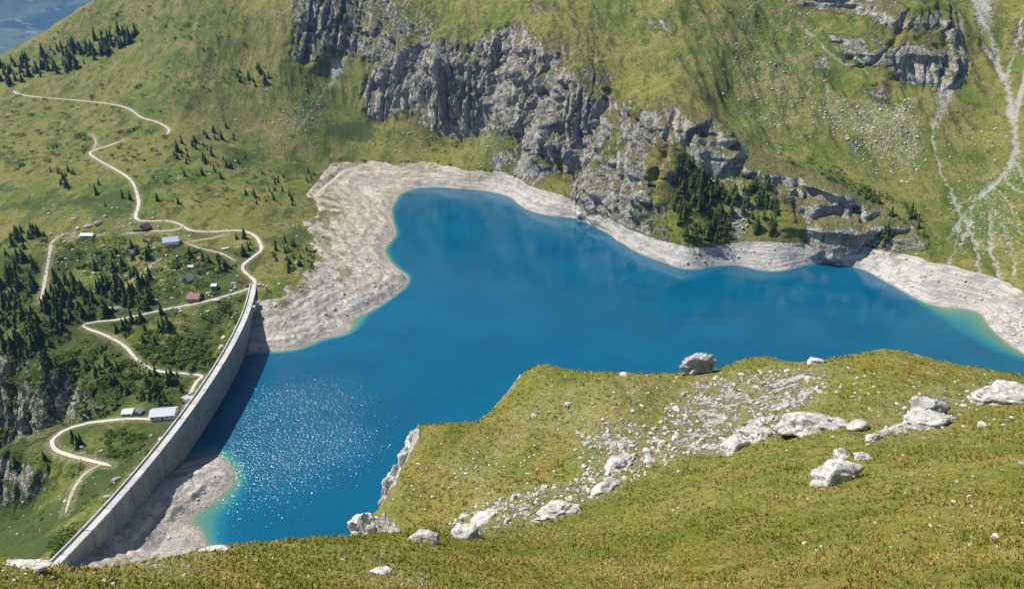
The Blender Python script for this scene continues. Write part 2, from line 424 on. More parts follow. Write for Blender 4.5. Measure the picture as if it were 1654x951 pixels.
def relief(x, y, m):                              # vertical detail on top of the surveyed heights
    z, bank = m['z'], m['bank']
    up = 1 - bank
    mount = smooth(55, 95, z) * up
    plain = up * (1 - mount)
    far = smooth(-120, 40, x)
    hum = 2.4 * fbm(x, y, 38, 3, 41) + 0.7 * fbm(x + 0.4 * y, y, 11, 3, 43)
    gul = 6.5 * fbm(x + 0.25 * y, y * 0.35, 26, 4, 51, ridged=True) + 7.0 * fbm(x, y, 60, 3, 53) + 0.6 * fbm(x, y, 8, 3, 57)
    gul2 = 1.2 * fbm(x + 0.25 * y, y * 0.4, 18, 3, 61, ridged=True) + 0.5 * fbm(x, y, 7, 3, 63)
    flat = bank * smooth(0.5, 3, z)
    delta = (1 - smooth(-90, 10, x)) * smooth(330, 390, y)
    islet = (1 - smooth(340, 390, y)) * (1 - smooth(-100, -60, x))
    bk = flat * (0.42 * np.sin(z * 2.6 + 3 * fbm(x, y, 40, 2, 81)) * (1 - 0.5 * delta) + 0.45 * fbm(x, y, 9, 3, 71) + 0.7 * fbm(x, y, 5, 3, 75, ridged=True) * (delta + islet * 0.9)
                 + 2.2 * fbm(x + 0.5 * y, y * 0.6, 24, 3, 73, ridged=True) * delta + 1.6 * fbm(x - .5 * y, y, 13, 3, 79, ridged=True) * islet)
    h = plain * ((1 - far) * hum + far * gul2) * smooth(18, 23, np.where(m['lake'], z, 40)) + mount * gul * (0.45 + 0.55 * smooth(-420, -180, x)) + bk
    h = np.where(m['cliff'] > 0.2, h * 0.6, h)
    h = h - 1.2 * m['stream'] * up
    # keep the ground out of the dam's way
    nd = np.exp(-((x - dam_x(y) + 2) / 9.0) ** 2) * (y < 505)
    h = h * (1 - nd)
    rd = m['road']
    return (z + h) * (1 - rd) + (m['road_z'] - 0.12) * rd

def ground_h(x, y):
    x, y = np.atleast_1d(np.asarray(x, float)), np.atleast_1d(np.asarray(y, float))
    return relief(x, y, masks(x, y))

# ------------------------------------------------------------------ meshes from arrays
def new_object(name, mesh, mat=None, parent=None):
    o = bpy.data.objects.new(name, mesh)
    COL.objects.link(o)
    for mt in (mat if isinstance(mat, (list, tuple)) else [mat] if mat else []):
        mesh.materials.append(mt)
    if parent is not None:
        o.parent = parent
    return o

def grid_mesh(name, X, Y, Z, attrs=None, keep=None, smooth_shade=True):
    n, k = X.shape
    me = bpy.data.meshes.new(name)
    co = np.stack([X, Y, Z], -1).reshape(-1, 3).astype(np.float32)
    idx = np.arange(n * k).reshape(n, k)
    f = np.stack([idx[:-1, :-1], idx[:-1, 1:], idx[1:, 1:], idx[1:, :-1]], -1).reshape(-1, 4)
    if keep is not None:
        f = f[keep.ravel()]
        used = np.zeros(n * k, bool); used[f.ravel()] = True
        remap = np.cumsum(used) - 1
        co, f = co[used], remap[f]
        attrs = {a: v.ravel()[used] for a, v in (attrs or {}).items()}
    arrays_to_mesh(me, co, f, smooth_shade)
    for a, v in (attrs or {}).items():
        at = me.attributes.new(a, 'FLOAT', 'POINT')
        at.data.foreach_set('value', np.ascontiguousarray(v.ravel(), np.float32))
    return me

def arrays_to_mesh(me, co, f, smooth_shade=True):
    k = f.shape[1]
    me.vertices.add(len(co)); me.vertices.foreach_set('co', np.ascontiguousarray(co, np.float32).ravel())
    me.loops.add(f.size); me.loops.foreach_set('vertex_index', np.ascontiguousarray(f, np.int32).ravel())
    me.polygons.add(len(f)); me.polygons.foreach_set('loop_start', np.arange(0, f.size, k, dtype=np.int32))
    me.polygons.foreach_set('use_smooth', np.full(len(f), smooth_shade, bool))
    me.update(calc_edges=True)

# ------------------------------------------------------------------ materials
class NT:
    def __init__(s, name):
        s.mat = bpy.data.materials.new(name)
        s.mat.use_nodes = True
        s.t = s.mat.node_tree
        s.t.nodes.clear()
        s.out = s.t.nodes.new('ShaderNodeOutputMaterial')
    def n(s, kind, **kw):
        nd = s.t.nodes.new('ShaderNode' + kind)
        for k, v in kw.items():
            if hasattr(nd, k) and k not in nd.inputs:
                setattr(nd, k, v)
        return nd
    def put(s, sock, v):
        if isinstance(v, bpy.types.NodeSocket):
            s.t.links.new(v, sock)
        elif v is not None:
            if isinstance(v, (tuple, list)) and sock.type == 'RGBA' and len(v) == 3:
                v = (*v, 1)
            sock.default_value = v
    def pos(s, scale=(1, 1, 1)):
        g = s.n('NewGeometry').outputs['Position']
        return g if tuple(scale) == (1, 1, 1) else s.vm('MULTIPLY', g, scale)
    def obj(s, scale=(1, 1, 1)):
        g = s.n('TexCoord').outputs['Object']
        return g if tuple(scale) == (1, 1, 1) else s.vm('MULTIPLY', g, scale)
    def vm(s, op, a, b):
        nd = s.n('VectorMath'); nd.operation = op
        s.put(nd.inputs[0], a); s.put(nd.inputs[1], b)
        return nd.outputs[0]
    def m(s, op, a, b=None, c=None, clamp=False):
        nd = s.n('Math'); nd.operation = op; nd.use_clamp = clamp
        s.put(nd.inputs[0], a); s.put(nd.inputs[1], b); s.put(nd.inputs[2], c)
        return nd.outputs[0]
    def noise(s, vec, scale, detail=3, rough=0.55, dist=0.0):
        nd = s.n('TexNoise'); s.put(nd.inputs['Vector'], vec)
        nd.inputs['Scale'].default_value = scale; nd.inputs['Detail'].default_value = detail
        nd.inputs['Roughness'].default_value = rough; nd.inputs['Distortion'].default_value = dist
        return nd.outputs[0]
    def voro(s, vec, scale, feature='F1', out='Distance', rand=1.0):
        nd = s.n('TexVoronoi'); nd.feature = feature; s.put(nd.inputs['Vector'], vec)
        nd.inputs['Scale'].default_value = scale; nd.inputs['Randomness'].default_value = rand
        return nd.outputs[out]
    def ss(s, x, lo, hi, a=0.0, b=1.0):
        nd = s.n('MapRange'); nd.interpolation_type = 'SMOOTHSTEP'
        for i, v in enumerate((x, lo, hi, a, b)):
            s.put(nd.inputs[i], v)
        return nd.outputs[0]
    def mix(s, fac, a, b, mode='MIX'):
        nd = s.n('Mix'); nd.data_type = 'RGBA'; nd.blend_type = mode
        s.put(nd.inputs[0], fac); s.put(nd.inputs[6], a); s.put(nd.inputs[7], b)
        return nd.outputs[2]
    def attr(s, name, out='Fac'):
        nd = s.n('Attribute'); nd.attribute_name = name
        return nd.outputs[out]
    def bump(s, h, strength=0.5, dist=0.5, normal=None):
        nd = s.n('Bump'); nd.inputs['Strength'].default_value = strength; nd.inputs['Distance'].default_value = dist
        s.put(nd.inputs['Height'], h); s.put(nd.inputs['Normal'], normal)
        return nd.outputs[0]
    def bsdf(s, color, rough=0.85, normal=None, spec=0.3, **kw):
        b = s.n('BsdfPrincipled')
        s.put(b.inputs['Base Color'], color); s.put(b.inputs['Roughness'], rough); s.put(b.inputs['Normal'], normal)
        b.inputs['Specular IOR Level'].default_value = spec
        for k, v in kw.items():
            s.put(b.inputs[k.replace('_', ' ')], v)
        s.t.links.new(b.outputs[0], s.out.inputs[0])
        return s.mat

def grass_color(t, P):
    big, mid, fine = t.noise(P, 0.011, 4), t.noise(P, 0.06, 4, 0.6), t.noise(P, 0.45, 4, 0.7)
    streak = t.noise(t.vm('MULTIPLY', P, (0.10, 0.025, 0.05)), 1.0, 4, 0.6)
    c = t.mix(t.ss(big, 0.40, 0.60), (0.118, 0.155, 0.022), (0.190, 0.185, 0.042))
    c = t.mix(t.ss(mid, 0.46, 0.64, 0, 0.85), c, (0.24, 0.20, 0.075))
    c = t.mix(t.ss(streak, 0.50, 0.66, 0, 0.75), c, (0.062, 0.090, 0.014))
    c = t.mix(t.ss(fine, 0.48, 0.66, 0, 0.75), c, (0.040, 0.060, 0.012))
    c = t.mix(t.ss(t.noise(P, 0.16, 5, 0.7), 0.54, 0.68, 0, 0.65), c, (0.045, 0.068, 0.012))
    c = t.mix(t.ss(t.noise(P, 1.3, 2, 0.6), 0.58, 0.72, 0, 0.5), c, (0.22, 0.20, 0.09))
    return c, fine

def rock_color(t, P, tone=1.0):
    st = t.noise(t.vm('MULTIPLY', P, (0.16, 0.16, 0.03)), 1.0, 5, 0.6, 0.5)
    bl = t.noise(P, 0.35, 5, 0.65)
    c = t.mix(t.ss(st, 0.3, 0.68), tuple(v * tone for v in (0.235, 0.22, 0.195)), tuple(v * tone for v in (0.50, 0.47, 0.41)))
    c = t.mix(t.ss(bl, 0.55, 0.72, 0, 0.5), c, tuple(v * tone for v in (0.10, 0.098, 0.095)))
    c = t.mix(t.ss(t.noise(P, 0.06, 3), 0.55, 0.72, 0, 0.5), c, tuple(v * tone for v in (0.33, 0.265, 0.17)))
    c = t.mix(t.ss(t.noise(t.vm('MULTIPLY', P, (0.35, 0.35, 0.018)), 1.0, 4, 0.6, 0.3), 0.54, 0.68, 0, 0.7), c, tuple(v * tone for v in (0.085, 0.08, 0.075)))
    crack = t.voro(t.vm('MULTIPLY', t.vm('ADD', P, t.vm('MULTIPLY', t.n('TexNoise').outputs[1], (3, 3, 3))), (0.28, 0.28, 0.11)), 1.0, 'DISTANCE_TO_EDGE')
    c = t.mix(t.ss(crack, 0.0, 0.05, 0.4, 0), c, (0.07, 0.07, 0.075))
    h = t.m('ADD', t.m('MULTIPLY', st, 1.5), t.m('ADD', bl, t.ss(crack, 0, 0.12, 0, 0.5)))
    return c, h

def mat_terrain():
    t = NT('alpine_ground')
    P = t.pos()
    g, gf = grass_color(t, P)
    r, rh = rock_color(t, P)
    z = t.n('SeparateXYZ'); t.put(z.inputs[0], P)
    jag = t.m('ADD', t.m('MULTIPLY', t.m('SUBTRACT', t.noise(P, 0.16, 5, 0.7), 0.5), 1.5), t.m('MULTIPLY', t.m('SUBTRACT', t.noise(P, 0.03, 3), 0.5), 0.8))
    # grass with heath
    heath = t.ss(t.m('ADD', t.attr('heath'), t.m('MULTIPLY', jag, 0.6)), 0.45, 0.75, 0, 0.8)
    c = t.mix(heath, g, (0.042, 0.068, 0.015))
    dark_dots = t.ss(t.voro(P, 0.13, out='Distance'), 0.10, 0.22, 1, 0)
    c = t.mix(t.m('MULTIPLY', t.m('MULTIPLY', dark_dots, t.ss(t.noise(P, 0.02, 2), 0.45, 0.6)), 0.8), c, (0.025, 0.042, 0.012))
    # scree and debris
    sn = t.noise(P, 0.55, 4, 0.75)
    sc = t.ss(t.m('ADD', t.attr('scree'), t.m('MULTIPLY', t.m('SUBTRACT', sn, 0.5), 2.0)), 0.42, 0.70, 0, 0.9)
    c = t.mix(sc, c, t.mix(sn, (0.34, 0.32, 0.27), (0.55, 0.53, 0.48)))
    db = t.ss(t.m('ADD', t.attr('debris'), t.m('MULTIPLY', t.m('SUBTRACT', sn, 0.5), 1.6)), 0.4, 0.6)
    c = t.mix(db, c, t.mix(t.noise(P, 1.1, 3, 0.7), (0.15, 0.15, 0.145), (0.42, 0.41, 0.39)))
    sm = t.ss(t.m('ADD', t.attr('stream'), t.m('MULTIPLY', t.m('SUBTRACT', sn, 0.5), 1.3)), 0.28, 0.85)
    c = t.mix(t.m('MULTIPLY', sm, t.ss(t.noise(P, 0.25, 4, 0.7), 0.30, 0.5, 0.45, 0.95)), c, t.mix(sn, (0.26, 0.25, 0.215), (0.47, 0.45, 0.40)))
    # cliffs
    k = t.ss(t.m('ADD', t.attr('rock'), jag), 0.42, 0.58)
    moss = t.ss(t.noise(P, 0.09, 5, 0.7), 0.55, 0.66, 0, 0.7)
    N = t.n('SeparateXYZ'); t.put(N.inputs[0], t.n('NewGeometry').outputs['Normal'])
    ledge = t.m('MULTIPLY', t.ss(t.m('ADD', N.outputs[2], t.m('MULTIPLY', jag, 0.25)), 0.68, 0.84), 0.92)
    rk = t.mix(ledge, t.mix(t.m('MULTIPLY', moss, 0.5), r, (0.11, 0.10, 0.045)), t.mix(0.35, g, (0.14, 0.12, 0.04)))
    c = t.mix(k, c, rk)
    # bleached bank with strand lines
    wob = t.m('ADD', z.outputs[2], t.m('MULTIPLY', t.noise(P, 0.05, 3), 3.0))
    strand = t.noise(t.n('CombineXYZ').outputs[0], 1.0)
    cx = t.n('CombineXYZ'); t.put(cx.inputs[2], wob); t.put(cx.inputs[0], t.m('MULTIPLY', z.outputs[0], 0.01))
    strand = t.noise(cx.outputs[0], 0.9, 4, 0.7)
    bn = t.noise(P, 0.5, 5, 0.7)
    bcol = t.mix(t.ss(strand, 0.40, 0.62), (0.36, 0.338, 0.30), (0.58, 0.545, 0.48))
    bcol = t.mix(t.attr('tan'), bcol, t.mix(t.ss(strand, 0.4, 0.6), (0.36, 0.28, 0.185), (0.56, 0.47, 0.345)))
    bcol = t.mix(t.m('MULTIPLY', t.ss(t.noise(t.vm('MULTIPLY', P, (0.05, 0.11, 0.2)), 1.0, 5, 0.7), 0.47, 0.60), 0.85), bcol, (0.27, 0.265, 0.255))
    bcol = t.mix(t.ss(bn, 0.56, 0.70, 0, 0.75), bcol, (0.20, 0.19, 0.175))
    dots = t.ss(t.voro(P, 0.22), 0.12, 0.2, 1, 0)
    bcol = t.mix(t.m('MULTIPLY', dots, t.ss(t.noise(P, 0.06), 0.5, 0.6, 0, 0.8)), bcol, (0.12, 0.12, 0.115))
    bcol = t.mix(t.m('MULTIPLY', t.ss(t.noise(P, 0.045, 5, 0.7), 0.49, 0.60, 0, 0.9), t.m('MULTIPLY', t.ss(t.attr('tan'), 0.05, 0.35), t.ss(z.outputs[2], 7.0, 15.0))), bcol, (0.15, 0.14, 0.055))
    wet = t.ss(t.m('ADD', z.outputs[2], t.m('MULTIPLY', bn, 0.8)), 0.2, 1.3, 0.75, 0)
    bcol = t.mix(wet, bcol, (0.24, 0.205, 0.13))
    c = t.mix(t.ss(t.m('ADD', t.attr('bank'), t.m('MULTIPLY', t.m('SUBTRACT', bn, 0.5), 0.7)), 0.4, 0.6), c, bcol)
    c = t.mix(t.m('MULTIPLY', t.attr('dirt'), t.ss(bn, 0.35, 0.55)), c, (0.36, 0.31, 0.22))
    h = t.m('ADD', t.m('MULTIPLY', rh, t.m('MULTIPLY', k, 1.2)), t.m('ADD', t.m('MULTIPLY', gf, 0.7), t.m('MULTIPLY', bn, 0.7)))
    return t.bsdf(c, 0.95, t.bump(h, 0.85, 1.6), 0.12)

# ------------------------------------------------------------------ terrain
NC, NR = 1340, 1120
az = np.radians(np.linspace(-64, 60, NC))
rr = np.exp(np.linspace(math.log(165), math.log(1950), 1400))
ax_, ay_ = np.sin(az)[None, :], np.cos(az)[None, :]
hz = base_h(ax_ * rr[:, None], ay_ * rr[:, None])
ds = np.hypot(np.diff(rr)[:, None], 1.25 * np.diff(hz, axis=0)) / (rr[1:, None] + 60)
for _ in range(12):
    ds[:, 1:-1] = (ds[:, :-2] + ds[:, 1:-1] + ds[:, 2:]) / 3
cs = np.r_[np.zeros((1, NC)), np.cumsum(ds, 0)]
R = np.empty((NR, NC))
for j in range(NC):
    R[:, j] = np.interp(np.linspace(0, cs[-1, j], NR), cs[:, j], rr)
TX, TY = ax_ * R, ay_ * R
MK = masks(TX, TY)
TZ = relief(TX, TY, MK)
# buttresses, gullies and ledges pushed out of the rock faces
gxx, gyy = sample(GRX, TX, TY), sample(GRY, TX, TY)
gl = np.hypot(gxx, gyy) + 1e-6
q = TX - (0.12 + 0.42 * smooth(100, 450, TX)) * TY
zz = TZ
qw = q + 4 * fbm(TX, zz, 30, 3, 99)
but = (0.85 * fbm(qw + 0.1 * zz, zz * 0.16, 38, 1, 101, ridged=True) + 0.42 * fbm(qw + 0.12 * zz, zz * 0.22, 15, 2, 105, ridged=True)
       + 0.16 * fbm(qw, zz * 0.4, 6, 3, 107, ridged=True) + 0.22 * fbm(q * 0.3, zz, 11, 3, 109))
crackf = smooth(0.55, 0.95, 1 - np.abs(perlin(qw / 17.0, zz / 120.0 + 3.3, 131)) * 2.4) + 0.6 * smooth(0.6, 0.95, 1 - np.abs(perlin((qw + 0.35 * zz) / 8.0, zz / 45.0, 133)) * 2.2)
blocks = np.round(2.2 * fbm(q * 0.5, zz, 16, 2, 137)) / 2.2 * 0.35
but = but - 0.70 * crackf + 1.3 * blocks
A = MK['amp'] * smooth(0.45, 0.9, gl)
push = A * but * 1.25
TX2, TY2 = TX - gxx / gl * push, TY - gyy / gl * push
TZ2 = TZ + A * 0.30 * fbm(q, TY * 0.7, 10, 4, 113, ridged=True)
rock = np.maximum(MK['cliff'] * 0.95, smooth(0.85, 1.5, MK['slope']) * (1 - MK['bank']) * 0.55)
rock *= 1 - 0.8 * MK['road']
plainm = (1 - smooth(45, 80, MK['z'])) * (1 - smooth(-150, -60, TX))
heath = plainm * (0.42 + 0.7 * fbm(TX, TY, 55, 3, 121)) + (1 - plainm) * (0.12 + 0.25 * fbm(TX, TY, 90, 3, 123)) + 0.3 * (TX < -200) * (TY < 560)
tan_ = (1 - smooth(-100, 60, TX)) * (0.35 + 0.6 * smooth(470, 620, TY)) * np.clip(0.75 + 0.9 * fbm(TX, TY, 30, 3, 141), 0, 1) + 0.25 * smooth(300, 420, TX)
up = 1 - MK['bank']
terrain_mat = mat_terrain()
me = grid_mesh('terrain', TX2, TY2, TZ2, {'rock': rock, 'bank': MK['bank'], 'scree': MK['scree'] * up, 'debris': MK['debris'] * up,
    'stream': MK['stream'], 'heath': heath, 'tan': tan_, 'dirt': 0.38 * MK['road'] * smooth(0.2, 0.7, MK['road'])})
terrain = new_object('terrain', me, terrain_mat)
terrain['kind'] = 'structure'

# ------------------------------------------------------------------ roads and paths: thin gravel sheets following the ground
def mat_gravel(name, a, b):
    t = NT(name)
    P = t.pos()
    n = t.noise(P, 1.2, 4, 0.7)
    c = t.mix(n, a, b)
    c = t.mix(t.ss(t.noise(P, 0.12, 3), 0.5, 0.7, 0, 0.5), c, tuple(0.7 * v for v in a))
    return t.bsdf(c, 0.95, t.bump(n, 0.4, 0.2), 0.1)
road_mat = mat_gravel('pale_gravel', (0.44, 0.40, 0.33), (0.60, 0.55, 0.46))
path_mat = mat_gravel('trodden_dust', (0.38, 0.33, 0.24), (0.54, 0.49, 0.39))
for n, h, P in ROADS_W:
    d = np.gradient(P[:, :2], axis=0)
    d /= np.linalg.norm(d, axis=1)[:, None] + 1e-9
    nrm = np.stack([-d[:, 1], d[:, 0]], 1)
    L = len(P)
    wob = 1 + 0.3 * fbm(np.arange(L) * 1.0, np.full(L, P[0, 0]), 3.0, 2, 7)
    wob *= np.clip(0.35 + np.minimum(np.arange(L), np.arange(L)[::-1]) / 7.0, 0, 1)
    off = np.array([-1, -0.5, 0, 0.5, 1]) * h
    X = P[:, None, 0] + nrm[:, None, 0] * off * wob[:, None]
    Y = P[:, None, 1] + nrm[:, None, 1] * off * wob[:, None]
    Z = np.repeat(P[:, 2:3], 5, 1) + np.array([-0.02, 0.05, 0.08, 0.05, -0.02])
    o = new_object(n, grid_mesh(n, X, Y, Z + 0.06), road_mat if n == 'road' else path_mat)
    o['kind'] = 'structure'

# ------------------------------------------------------------------ water
wx, wy = np.meshgrid(np.arange(-196, 1150, 3.0), np.arange(205, 1000, 3.0))
bed = base_h(wx, wy)
edge = dam_x(wy) - 2.0
ok = (wx > edge - 3) & (bed < 3) & ((wy < 486) | (wx > -180))
WX = np.maximum(wx, edge)
keep = ok[:-1, :-1] | ok[1:, :-1] | ok[:-1, 1:] | ok[1:, 1:]
keep &= (wx[:-1, 1:] > edge[:-1, 1:])
def mat_water():
    t = NT('lake_water')
    P = t.pos()
    d = t.attr('depth')
    n = t.noise(P, 0.02, 3)
    d2 = t.m('ADD', d, t.m('MULTIPLY', t.m('SUBTRACT', t.noise(P, 0.05, 4), 0.5), 2.5))
    deep = t.mix(t.ss(n, 0.35, 0.65), (0.0005, 0.076, 0.146), (0.0005, 0.090, 0.164))
    c = t.mix(t.ss(d2, 1.2, 9.0, 1, 0), deep, (0.008, 0.17, 0.20))
    c = t.mix(t.ss(d2, 0.2, 4.5, 0.85, 0), c, (0.10, 0.20, 0.12))
    c = t.mix(t.ss(d2, -0.3, 1.1, 0.6, 0), c, (0.26, 0.22, 0.12))
    w = t.attr('wind')
    rip = t.noise(P, 0.7, 2, 0.6)
    big = t.noise(t.vm('MULTIPLY', P, (0.09, 0.16, 0.1)), 1.0, 3)
    gust = t.ss(t.noise(t.vm('MULTIPLY', P, (0.006, 0.016, 0.01)), 1.0, 4, 0.6, 0.8), 0.48, 0.62)
    w = t.m('ADD', w, t.m('MULTIPLY', gust, 0.10))
    nb = t.bump(t.m('ADD', t.m('MULTIPLY', rip, t.m('MULTIPLY', w, 0.8)), t.m('MULTIPLY', big, 0.05)), 1.0, 1.0)
    return t.bsdf(c, t.m('ADD', 0.03, t.m('MULTIPLY', w, 0.14)), nb, 0.85, IOR=1.333)
wind_c = at_z(470, 690, 0)
wd = np.hypot(WX - wind_c[0], wy - wind_c[1])
wind = np.clip((1 - smooth(20, 125, wd)) + 0.05, 0, 1)
shal = 0
for px_, py_, r_ in ((350, 800, 75), (1545, 505, 60), (1625, 560, 60), (565, 520, 30)):
    c_ = at_z(px_, py_, 0)
    shal = shal + np.exp(-((WX - c_[0]) ** 2 + (wy - c_[1]) ** 2) / (r_ * 0.6) ** 2)
me = grid_mesh('water', WX, wy, np.zeros_like(WX), {'depth': -bed * (5.0 - 4.0 * np.clip(shal, 0, 1)), 'wind': wind}, keep)
water = new_object('water', me, mat_water())
water['kind'] = 'structure'

# ------------------------------------------------------------------ naming of things
def tag(o, label, cat, group=None):
    o['label'], o['category'] = label, cat
    if group:
        o['group'] = group
    return o

def empty(name, loc, rz=0.0):
    o = bpy.data.objects.new(name, None)
    o.empty_display_size = 0.5
    COL.objects.link(o)
    o.location = loc
    o.rotation_euler = (0, 0, rz)
    return o

# ------------------------------------------------------------------ the dam
def mat_concrete(name, tone=(0.33, 0.325, 0.31), joints=True):
    t = NT(name)
    P = t.pos()
    n1, n2 = t.noise(P, 0.12, 4, 0.6), t.noise(P, 1.4, 4, 0.7)
    run = t.noise(t.vm('MULTIPLY', P, (0.9, 0.9, 0.05)), 1.0, 4, 0.65)
    c = t.mix(t.ss(n1, 0.3, 0.7), tuple(0.80 * v for v in tone), tuple(1.15 * v for v in tone))
    c = t.mix(t.ss(run, 0.50, 0.66, 0, 0.65), c, tuple(0.55 * v for v in tone))
    c = t.mix(t.ss(n2, 0.55, 0.75, 0, 0.4), c, tuple(1.3 * v for v in tone))
    if joints:
        u = t.attr('along')
        f = t.m('ABSOLUTE', t.m('SUBTRACT', t.m('FRACT', t.m('DIVIDE', u, 14.0)), 0.5))
        line = t.ss(f, 0.014, 0.026, 0.9, 0)
        c = t.mix(t.m('MULTIPLY', line, t.ss(t.noise(P, 0.25), 0.38, 0.55, 0.3, 1)), c, (0.09, 0.09, 0.09))
        blk = t.n('TexWhiteNoise'); blk.noise_dimensions = '1D'
        t.put(blk.inputs['W'], t.m('FLOOR', t.m('ADD', t.m('DIVIDE', u, 14.0), 0.5)))
        c = t.mix(t.m('MULTIPLY', blk.outputs[0], 0.22), c, tuple(0.5 * v for v in tone))
        z = t.n('SeparateXYZ'); t.put(z.inputs[0], P)
        lift = t.m('ABSOLUTE', t.m('SUBTRACT', t.m('FRACT', t.m('DIVIDE', z.outputs[2], 3.1)), 0.5))
        c = t.mix(t.ss(lift, 0.01, 0.03, 0.18, 0), c, (0.1, 0.1, 0.1))
    return t.bsdf(c, 0.9, t.bump(n2, 0.25, 0.15), 0.2)

dam_mat = mat_concrete('weathered_concrete')
crest_mat = mat_concrete('crest_concrete', (0.50, 0.485, 0.45))
DP = np.stack([DAM_X, DAM_Y], 1)
dt = np.gradient(DP, axis=0); dt /= np.linalg.norm(dt, axis=1)[:, None]
DN = np.stack([-dt[:, 1], dt[:, 0]], 1)              # towards the lake
DS = np.r_[0, np.cumsum(np.linalg.norm(np.diff(DP, axis=0), axis=1))]

def sweep(name, prof, mat, parent, closed=True, sl=slice(None), jitter=0):
    pr = np.array(prof, float)
    if closed:
        pr = np.r_[pr, pr[:1]]
    b, nn, s = DP[sl], DN[sl], DS[sl]
    X = b[:, None, 0] + nn[:, None, 0] * pr[:, 0]
    Y = b[:, None, 1] + nn[:, None, 1] * pr[:, 0]
    Z = np.repeat(pr[None, :, 1], len(b), 0)
    me = grid_mesh(name, X, Y, Z, {'along': np.repeat(s[:, None], len(pr), 1)}, smooth_shade=False)
    bm = bmesh.new(); bm.from_mesh(me)
    bmesh.ops.remove_doubles(bm, verts=bm.verts, dist=0.0005)
    bmesh.ops.holes_fill(bm, edges=[e for e in bm.edges if e.is_boundary], sides=0)
    bmesh.ops.recalc_face_normals(bm, faces=bm.faces)
    bm.to_mesh(me); bm.free()
    return new_object(name, me, mat, parent)

dam = empty('dam', (0, 0, 0))
tag(dam, 'long curved grey concrete dam wall holding back the blue lake', 'dam')
CW = 4.6
sweep('wall', [(0, DAM_Z), (0, 17), (-0.35, 12), (-0.9, 7), (-1.7, 2), (-2.6, -3), (-4, -14), (-16, -14), (-12, -2), (-8.0, 9), (-CW, 16.5), (-CW, DAM_Z)], dam_mat, dam)
sweep('crest_road', [(-0.42, DAM_Z + .004), (-0.42, DAM_Z + 0.09), (-CW + 0.47, DAM_Z + 0.09), (-CW + 0.47, DAM_Z + .004)], crest_mat, dam)
sweep('parapet', [(0.14, DAM_Z - 0.35), (0.14, DAM_Z + 0.62), (-0.40, DAM_Z + 0.62), (-0.40, DAM_Z + .006), (0.01, DAM_Z + .006), (0.01, DAM_Z - 0.35)], crest_mat, dam)
sweep('parapet', [(-CW + 0.45, DAM_Z + .006), (-CW + 0.45, DAM_Z + 1.05), (-CW - 0.2, DAM_Z + 1.05), (-CW - 0.2, DAM_Z - 0.5), (-CW - 0.01, DAM_Z - 0.5), (-CW - 0.01, DAM_Z + .006)], crest_mat, dam)

class MB:                                         # collects simple shapes into one mesh
    def __init__(s):
        s.bm = bmesh.new()
    def box(s, c, size, rz=0, mi=0, taper=1.0, rx=0, ry=0):
        vs = []
        R_ = Matrix.Rotation(rz, 3, 'Z') @ Matrix.Rotation(ry, 3, 'Y') @ Matrix.Rotation(rx, 3, 'X')
        for sz in (-1, 1):
            k = taper if sz > 0 else 1
            for sx, sy in ((-1, -1), (1, -1), (1, 1), (-1, 1)):
                vs.append(s.bm.verts.new(Vector(c) + R_ @ Vector((sx * size[0] / 2 * k, sy * size[1] / 2 * k, sz * size[2] / 2))))
        for f in ((3, 2, 1, 0), (4, 5, 6, 7), (0, 1, 5, 4), (1, 2, 6, 5), (2, 3, 7, 6), (3, 0, 4, 7)):
            s.bm.faces.new([vs[i] for i in f]).material_index = mi
        return s
    def poly(s, verts, faces, mi=0):
        vs = [s.bm.verts.new(v) for v in verts]
        for f in faces:
            s.bm.faces.new([vs[i] for i in f]).material_index = mi
        return s
    def tube(s, pts, r, n=8, mi=0, caps=True):
        pts = [Vector(p) for p in pts]
        rs = r if isinstance(r, (list, tuple)) else [r] * len(pts)
        rings = []
        for i, p in enumerate(pts):
            d = (pts[min(i + 1, len(pts) - 1)] - pts[max(i - 1, 0)]).normalized()
            u = d.orthogonal().normalized(); v = d.cross(u)
            rings.append([s.bm.verts.new(p + (u * math.cos(a) + v * math.sin(a)) * rs[i]) for a in [2 * math.pi * k / n for k in range(n)]])
        for a, b in zip(rings, rings[1:]):
            for k in range(n):
                s.bm.faces.new([a[k], a[(k + 1) % n], b[(k + 1) % n], b[k]]).material_index = mi
        if caps:
            s.bm.faces.new(rings[0][::-1]).material_index = mi
            s.bm.faces.new(rings[-1]).material_index = mi
        return s
    def build(s, name, mats, parent=None, bevel=0.0, smooth_shade=False):
        if bevel:
            bmesh.ops.bevel(s.bm, geom=list(s.bm.edges), offset=bevel, segments=1, affect='EDGES', profile=0.5)
        bmesh.ops.recalc_face_normals(s.bm, faces=s.bm.faces)
        me = bpy.data.meshes.new(name)
        s.bm.to_mesh(me); s.bm.free()
        if smooth_shade:
            me.polygons.foreach_set('use_smooth', [True] * len(me.polygons))
        return new_object(name, me, mats, parent)

dark_mat = NT('dark_steel'); dark_mat = dark_mat.bsdf((0.03, 0.03, 0.035), 0.5, None, 0.4)
